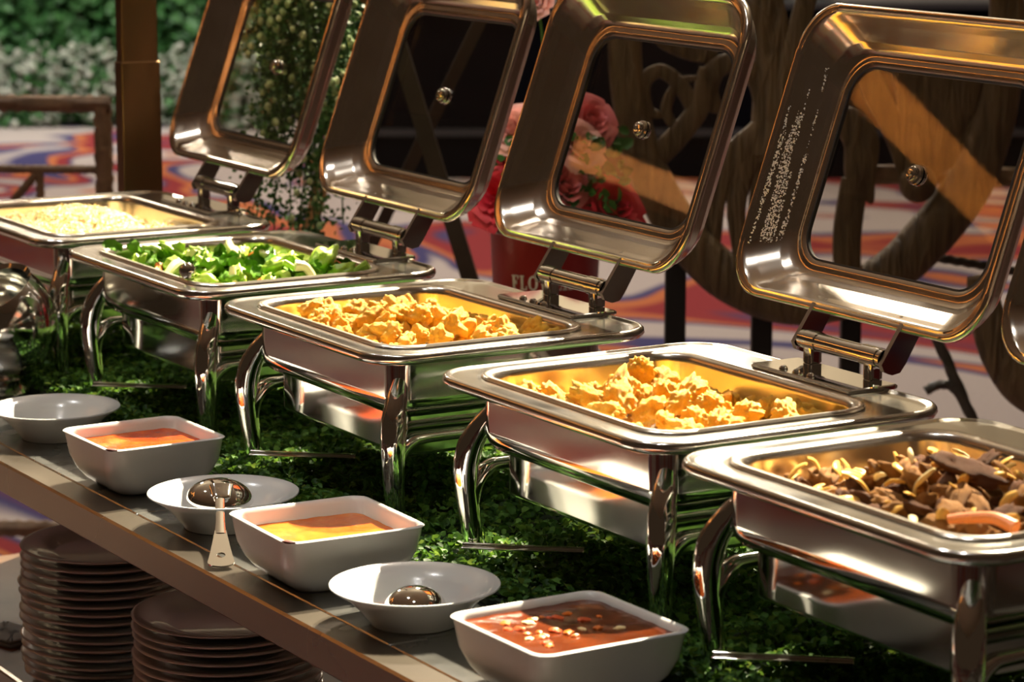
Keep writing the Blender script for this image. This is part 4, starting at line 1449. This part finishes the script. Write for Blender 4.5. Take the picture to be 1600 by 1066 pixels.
rose_meshes = {}
neckz = zb + hp_
for k, (px, py, rad, mt, back, lab) in enumerate((
        (777, 297, 47, 'rose_red', -0.05, 'bright red rose hanging lowest at the left of the bouquet'),
        (792, 243, 38, 'rose_red', -0.01, 'deep red rose tucked between the lower red rose and the pale one'),
        (800, 198, 36, 'rose_pale', -0.02, 'pale pink rose at the left top of the bouquet'),
        (928, 188, 38, 'rose_pink', 0.03, 'deep pink ruffled rose seen at the top through the lid glass'),
        (908, 222, 38, 'rose_pale', -0.03, 'pale pink rose just below the deep pink one behind the glass'),
        (885, 285, 40, 'rose_pink', -0.04, 'pink rose low behind the glass of the third lid'),
        (962, 322, 46, 'rose_red', -0.02, 'dark red rose low at the right behind the lid glass'),
        (850, 250, 44, 'rose_red', 0.03, 'red rose at the hidden middle of the bouquet'),
        (832, 2, 30, 'rose_pale', 0.06, 'pale pink bloom high above the bouquet at the top edge'))):
    o = empty('rose', (0, 0, 0))
    p = mp(px, py, back)
    wp = base + VR * p.x + VF * p.y + Vector((0, 0, p.z))
    o.location = wp
    tag(o, lab, 'rose', 'roses in the red pot')
    if mt not in rose_meshes:
        rose_meshes[mt] = rose_mesh(k + 1, mt)
    pe = link('petals', rose_meshes[mt], o)
    pe.scale = (rad * S,) * 3
    nd = (-VF * 0.8 + VR * (0.5 if px > 850 else -0.5) + Vector((0, 0, 0.55))).normalized()
    pe.rotation_euler = nd.to_track_quat('Z', 'Y').to_euler()
    root = Vector((base.x, base.y, neckz - 0.02)) - wp
    obj('stem', tube([-nd * rad * S * 0.5, -nd * rad * S * 1.0 + root * 0.15, root * 0.6 - nd * 0.02, root], 0.0025, 6, 6), 'leaf', o)
r = random.Random(8)


def rose_leaf_gen(rr):
    p = mp(rr.uniform(770, 985), rr.uniform(210, 365), rr.uniform(-0.05, 0.06))
    return Vector((p.x, p.y, p.z)), Vector((0, -0.8, 0.3)), 1.0


rlv = empty('rose_foliage', base, WANG)
tag(rlv, 'loose green leaves among the roses in the red pot', 'leaves', None, 'stuff')
o = obj('leaves', leaf_cloud(230, rose_leaf_gen, r, (0.018, 0.03), 0.6), 'leaf', rlv, 0)
o['kind'] = 'stuff'
obj('twigs', merge(*[tube([(0, 0, neckz - 0.02), (mp(x, y).x * 0.6, 0, (neckz + mp(x, y).z) / 2), mp(x, y)], 0.002, 5, 5) for x, y in ((790, 330), (820, 240), (880, 220), (930, 260), (960, 290), (860, 300))]), 'leaf', rlv)

# timber frame added out of view to give the lid glass an orange reflection ----
ta = empty('reflected_frame', (-2.93, -0.95, 0))
tag(ta, 'orange wooden frame added out of view, reflected in the lid glass', 'frame')
tq = lambda x, y, z: Vector((x + 2.93, y + 0.95, z))
obj('post', bar(tq(-2.94, -0.78, 0), tq(-2.94, -0.78, 2.0), 0.05, 0.05), 'orange_wood', ta)
obj('lower_beam', bar(tq(-2.95, -0.74, 1.93), tq(-2.60, -1.30, 2.06), 0.085, 0.05), 'orange_wood', ta)
obj('riser', bar(tq(-2.61, -1.26, 2.03), tq(-2.62, -1.12, 2.53), 0.06, 0.05), 'orange_wood', ta)
obj('upper_beam', bar(tq(-2.66, -1.05, 2.52), tq(-2.27, -1.75, 2.35), 0.11, 0.05), 'orange_wood', ta)
obj('post', bar(tq(-2.28, -1.73, 0), tq(-2.28, -1.73, 2.41), 0.06, 0.05), 'orange_wood', ta)
spot('added_frame_spot', (-1.3, -0.7, 3.4), (-2.6, -1.22, 2.2), 700, (1.0, 0.80, 0.5), 42, 0.05, 0.6)  # added lamp, brightens the frame for its reflection in the glass

# stage far behind -----------------------------------------------------------------
base, mp = local_frame(1000, 271, 14.0)
sg = empty('stage_platform', base, WANG)
tag(sg, 'low stage with black skirting far behind the flowers', 'stage')
xa, xb = mp(575, 271).x, mp(2300, 271).x
zt_ = mp(1000, 14).z
obj('skirt', box(xa, xb, 0.05, 3.0, 0, zt_), 'black_cloth', sg)
obj('skirt_trim', box(xa, xb, 0.03, 0.05, mp(1000, 214).z, mp(1000, 203).z), 'grey_trim', sg)
obj('stage_edge', box(xa, xb, 0.0, 3.0, zt_, zt_ + 0.03), 'grey_trim', sg)
for px, lab in ((1228, 'pale teal screen panel glimpsed over the stage between carved branches'), (1290, 'pale screen panel glimpsed over the stage beside the nearest lid')):
    a_, b_ = mp(px - 18, 8), mp(px + 18, 8)
    fx_ = empty('stage_screen', base, WANG)
    tag(fx_, lab, 'screen')
    obj('screen_panel', box(a_.x, b_.x, 0.3, 0.34, zt_ + 0.04, zt_ + 0.35), simple('pale_teal', (0.35, 0.5, 0.52), 0.5) if 'pale_teal' not in bpy.data.materials else bpy.data.materials['pale_teal'], fx_)
    obj('screen_foot', box(a_.x, b_.x, 0.25, 0.4, zt_ + 0.03, zt_ + 0.04), 'black_metal', fx_)

# flower bed far left ------------------------------------------------------------------
r = random.Random(15)
base, mp = local_frame(120, 180, 16.4)
S = 16.4 / 4505.86


def bush_meshes(seed, rx, rz, n_leaf, n_fl, lsize):
    rr = random.Random(seed)

    def gen(q):
        d = Vector((q.gauss(0, 1), q.gauss(0, 1), abs(q.gauss(0, 1)))).normalized()
        k = q.uniform(0.55, 1.0) * (1 + 0.25 * noise.noise(d * 3 + Vector((seed, 0, 0))))
        return Vector((d.x * rx * k, d.y * rx * k * 0.7, 0.02 + d.z * rz * k)), d, 1.0
    lv = leaf_cloud(n_leaf, gen, rr, lsize, 0.6)
    V, F = [], []
    for k in range(n_fl):
        c, d, _ = gen(rr)
        s = rr.uniform(0.010, 0.026)
        n0 = len(V)
        o_ = icos1
        V += [c * 1.05 + v * s for v in o_[0]]
        F += [tuple(i + n0 for i in f) for f in o_[1]]
    return lv, (V, F)


icos1 = icosphere(1)
wb = [bush_meshes(s, 0.30, 0.42, 500, 420, (0.03, 0.06)) for s in (1, 2)]
wb = [(make_mesh('foliage', *a, 'shrub', 0), make_mesh('blossoms', *b_, 'white_flower', 0)) for a, b_ in wb]
gb = [make_mesh('foliage', *bush_meshes(s, 0.32, 0.75, 1500, 0, (0.05, 0.11))[0], 'shrub', 0) for s in (5, 6)]
stem_mesh = make_mesh('stem', *merge(*[tube([(0.02 * math.cos(a), 0.02 * math.sin(a), 0), (0.12 * math.cos(a), 0.12 * math.sin(a), 0.25)], [0.012, 0.004], 6, 1) for a in (0, 1.6, 3.1, 4.7)]), 'shrub')
wl = ['leftmost white-flowering bush of the flower bed', 'second white-flowering bush from the left in the flower bed', 'white-flowering bush left of the bronze post', 'white-flowering bush hidden partly by the bronze post', 'white-flowering bush between the bronze post and the rice lid', 'white-flowering bush behind the rice lid']
for k, px in enumerate((-40, 45, 130, 215, 300, 385)):
    p = mp(px, 180, r.uniform(-0.1, 0.1))
    o = empty('flowering_bush', base + VR * p.x + VF * p.y, r.uniform(0, 6))
    o.location.z = 0
    tag(o, wl[k], 'bush', 'white-flowering bushes')
    link('foliage', wb[k % 2][0], o)['kind'] = 'stuff'
    link('blossoms', wb[k % 2][1], o)['kind'] = 'stuff'
    link('stem', stem_mesh, o)
gl_ = ['leftmost tall green shrub behind the white flowers', 'tall green shrub behind the second white bush', 'tall green shrub left of the bronze post top', 'tall green shrub right of the bronze post top', 'tall green shrub behind the top of the rice lid', 'tall green shrub behind the trailing plant']
for k, px in enumerate((-30, 75, 175, 275, 380, 485)):
    p = mp(px, 180, 0.75 + r.uniform(-0.1, 0.1))
    o = empty('green_shrub', base + VR * p.x + VF * p.y, r.uniform(0, 6))
    o.location.z = 0
    tag(o, gl_[k], 'shrub', 'green shrubs behind the white flowers')
    lf = link('foliage', gb[k % 2], o)
    lf['kind'] = 'stuff'
    lf.scale = (1, 1, r.uniform(0.95, 1.2))
    link('stem', stem_mesh, o)
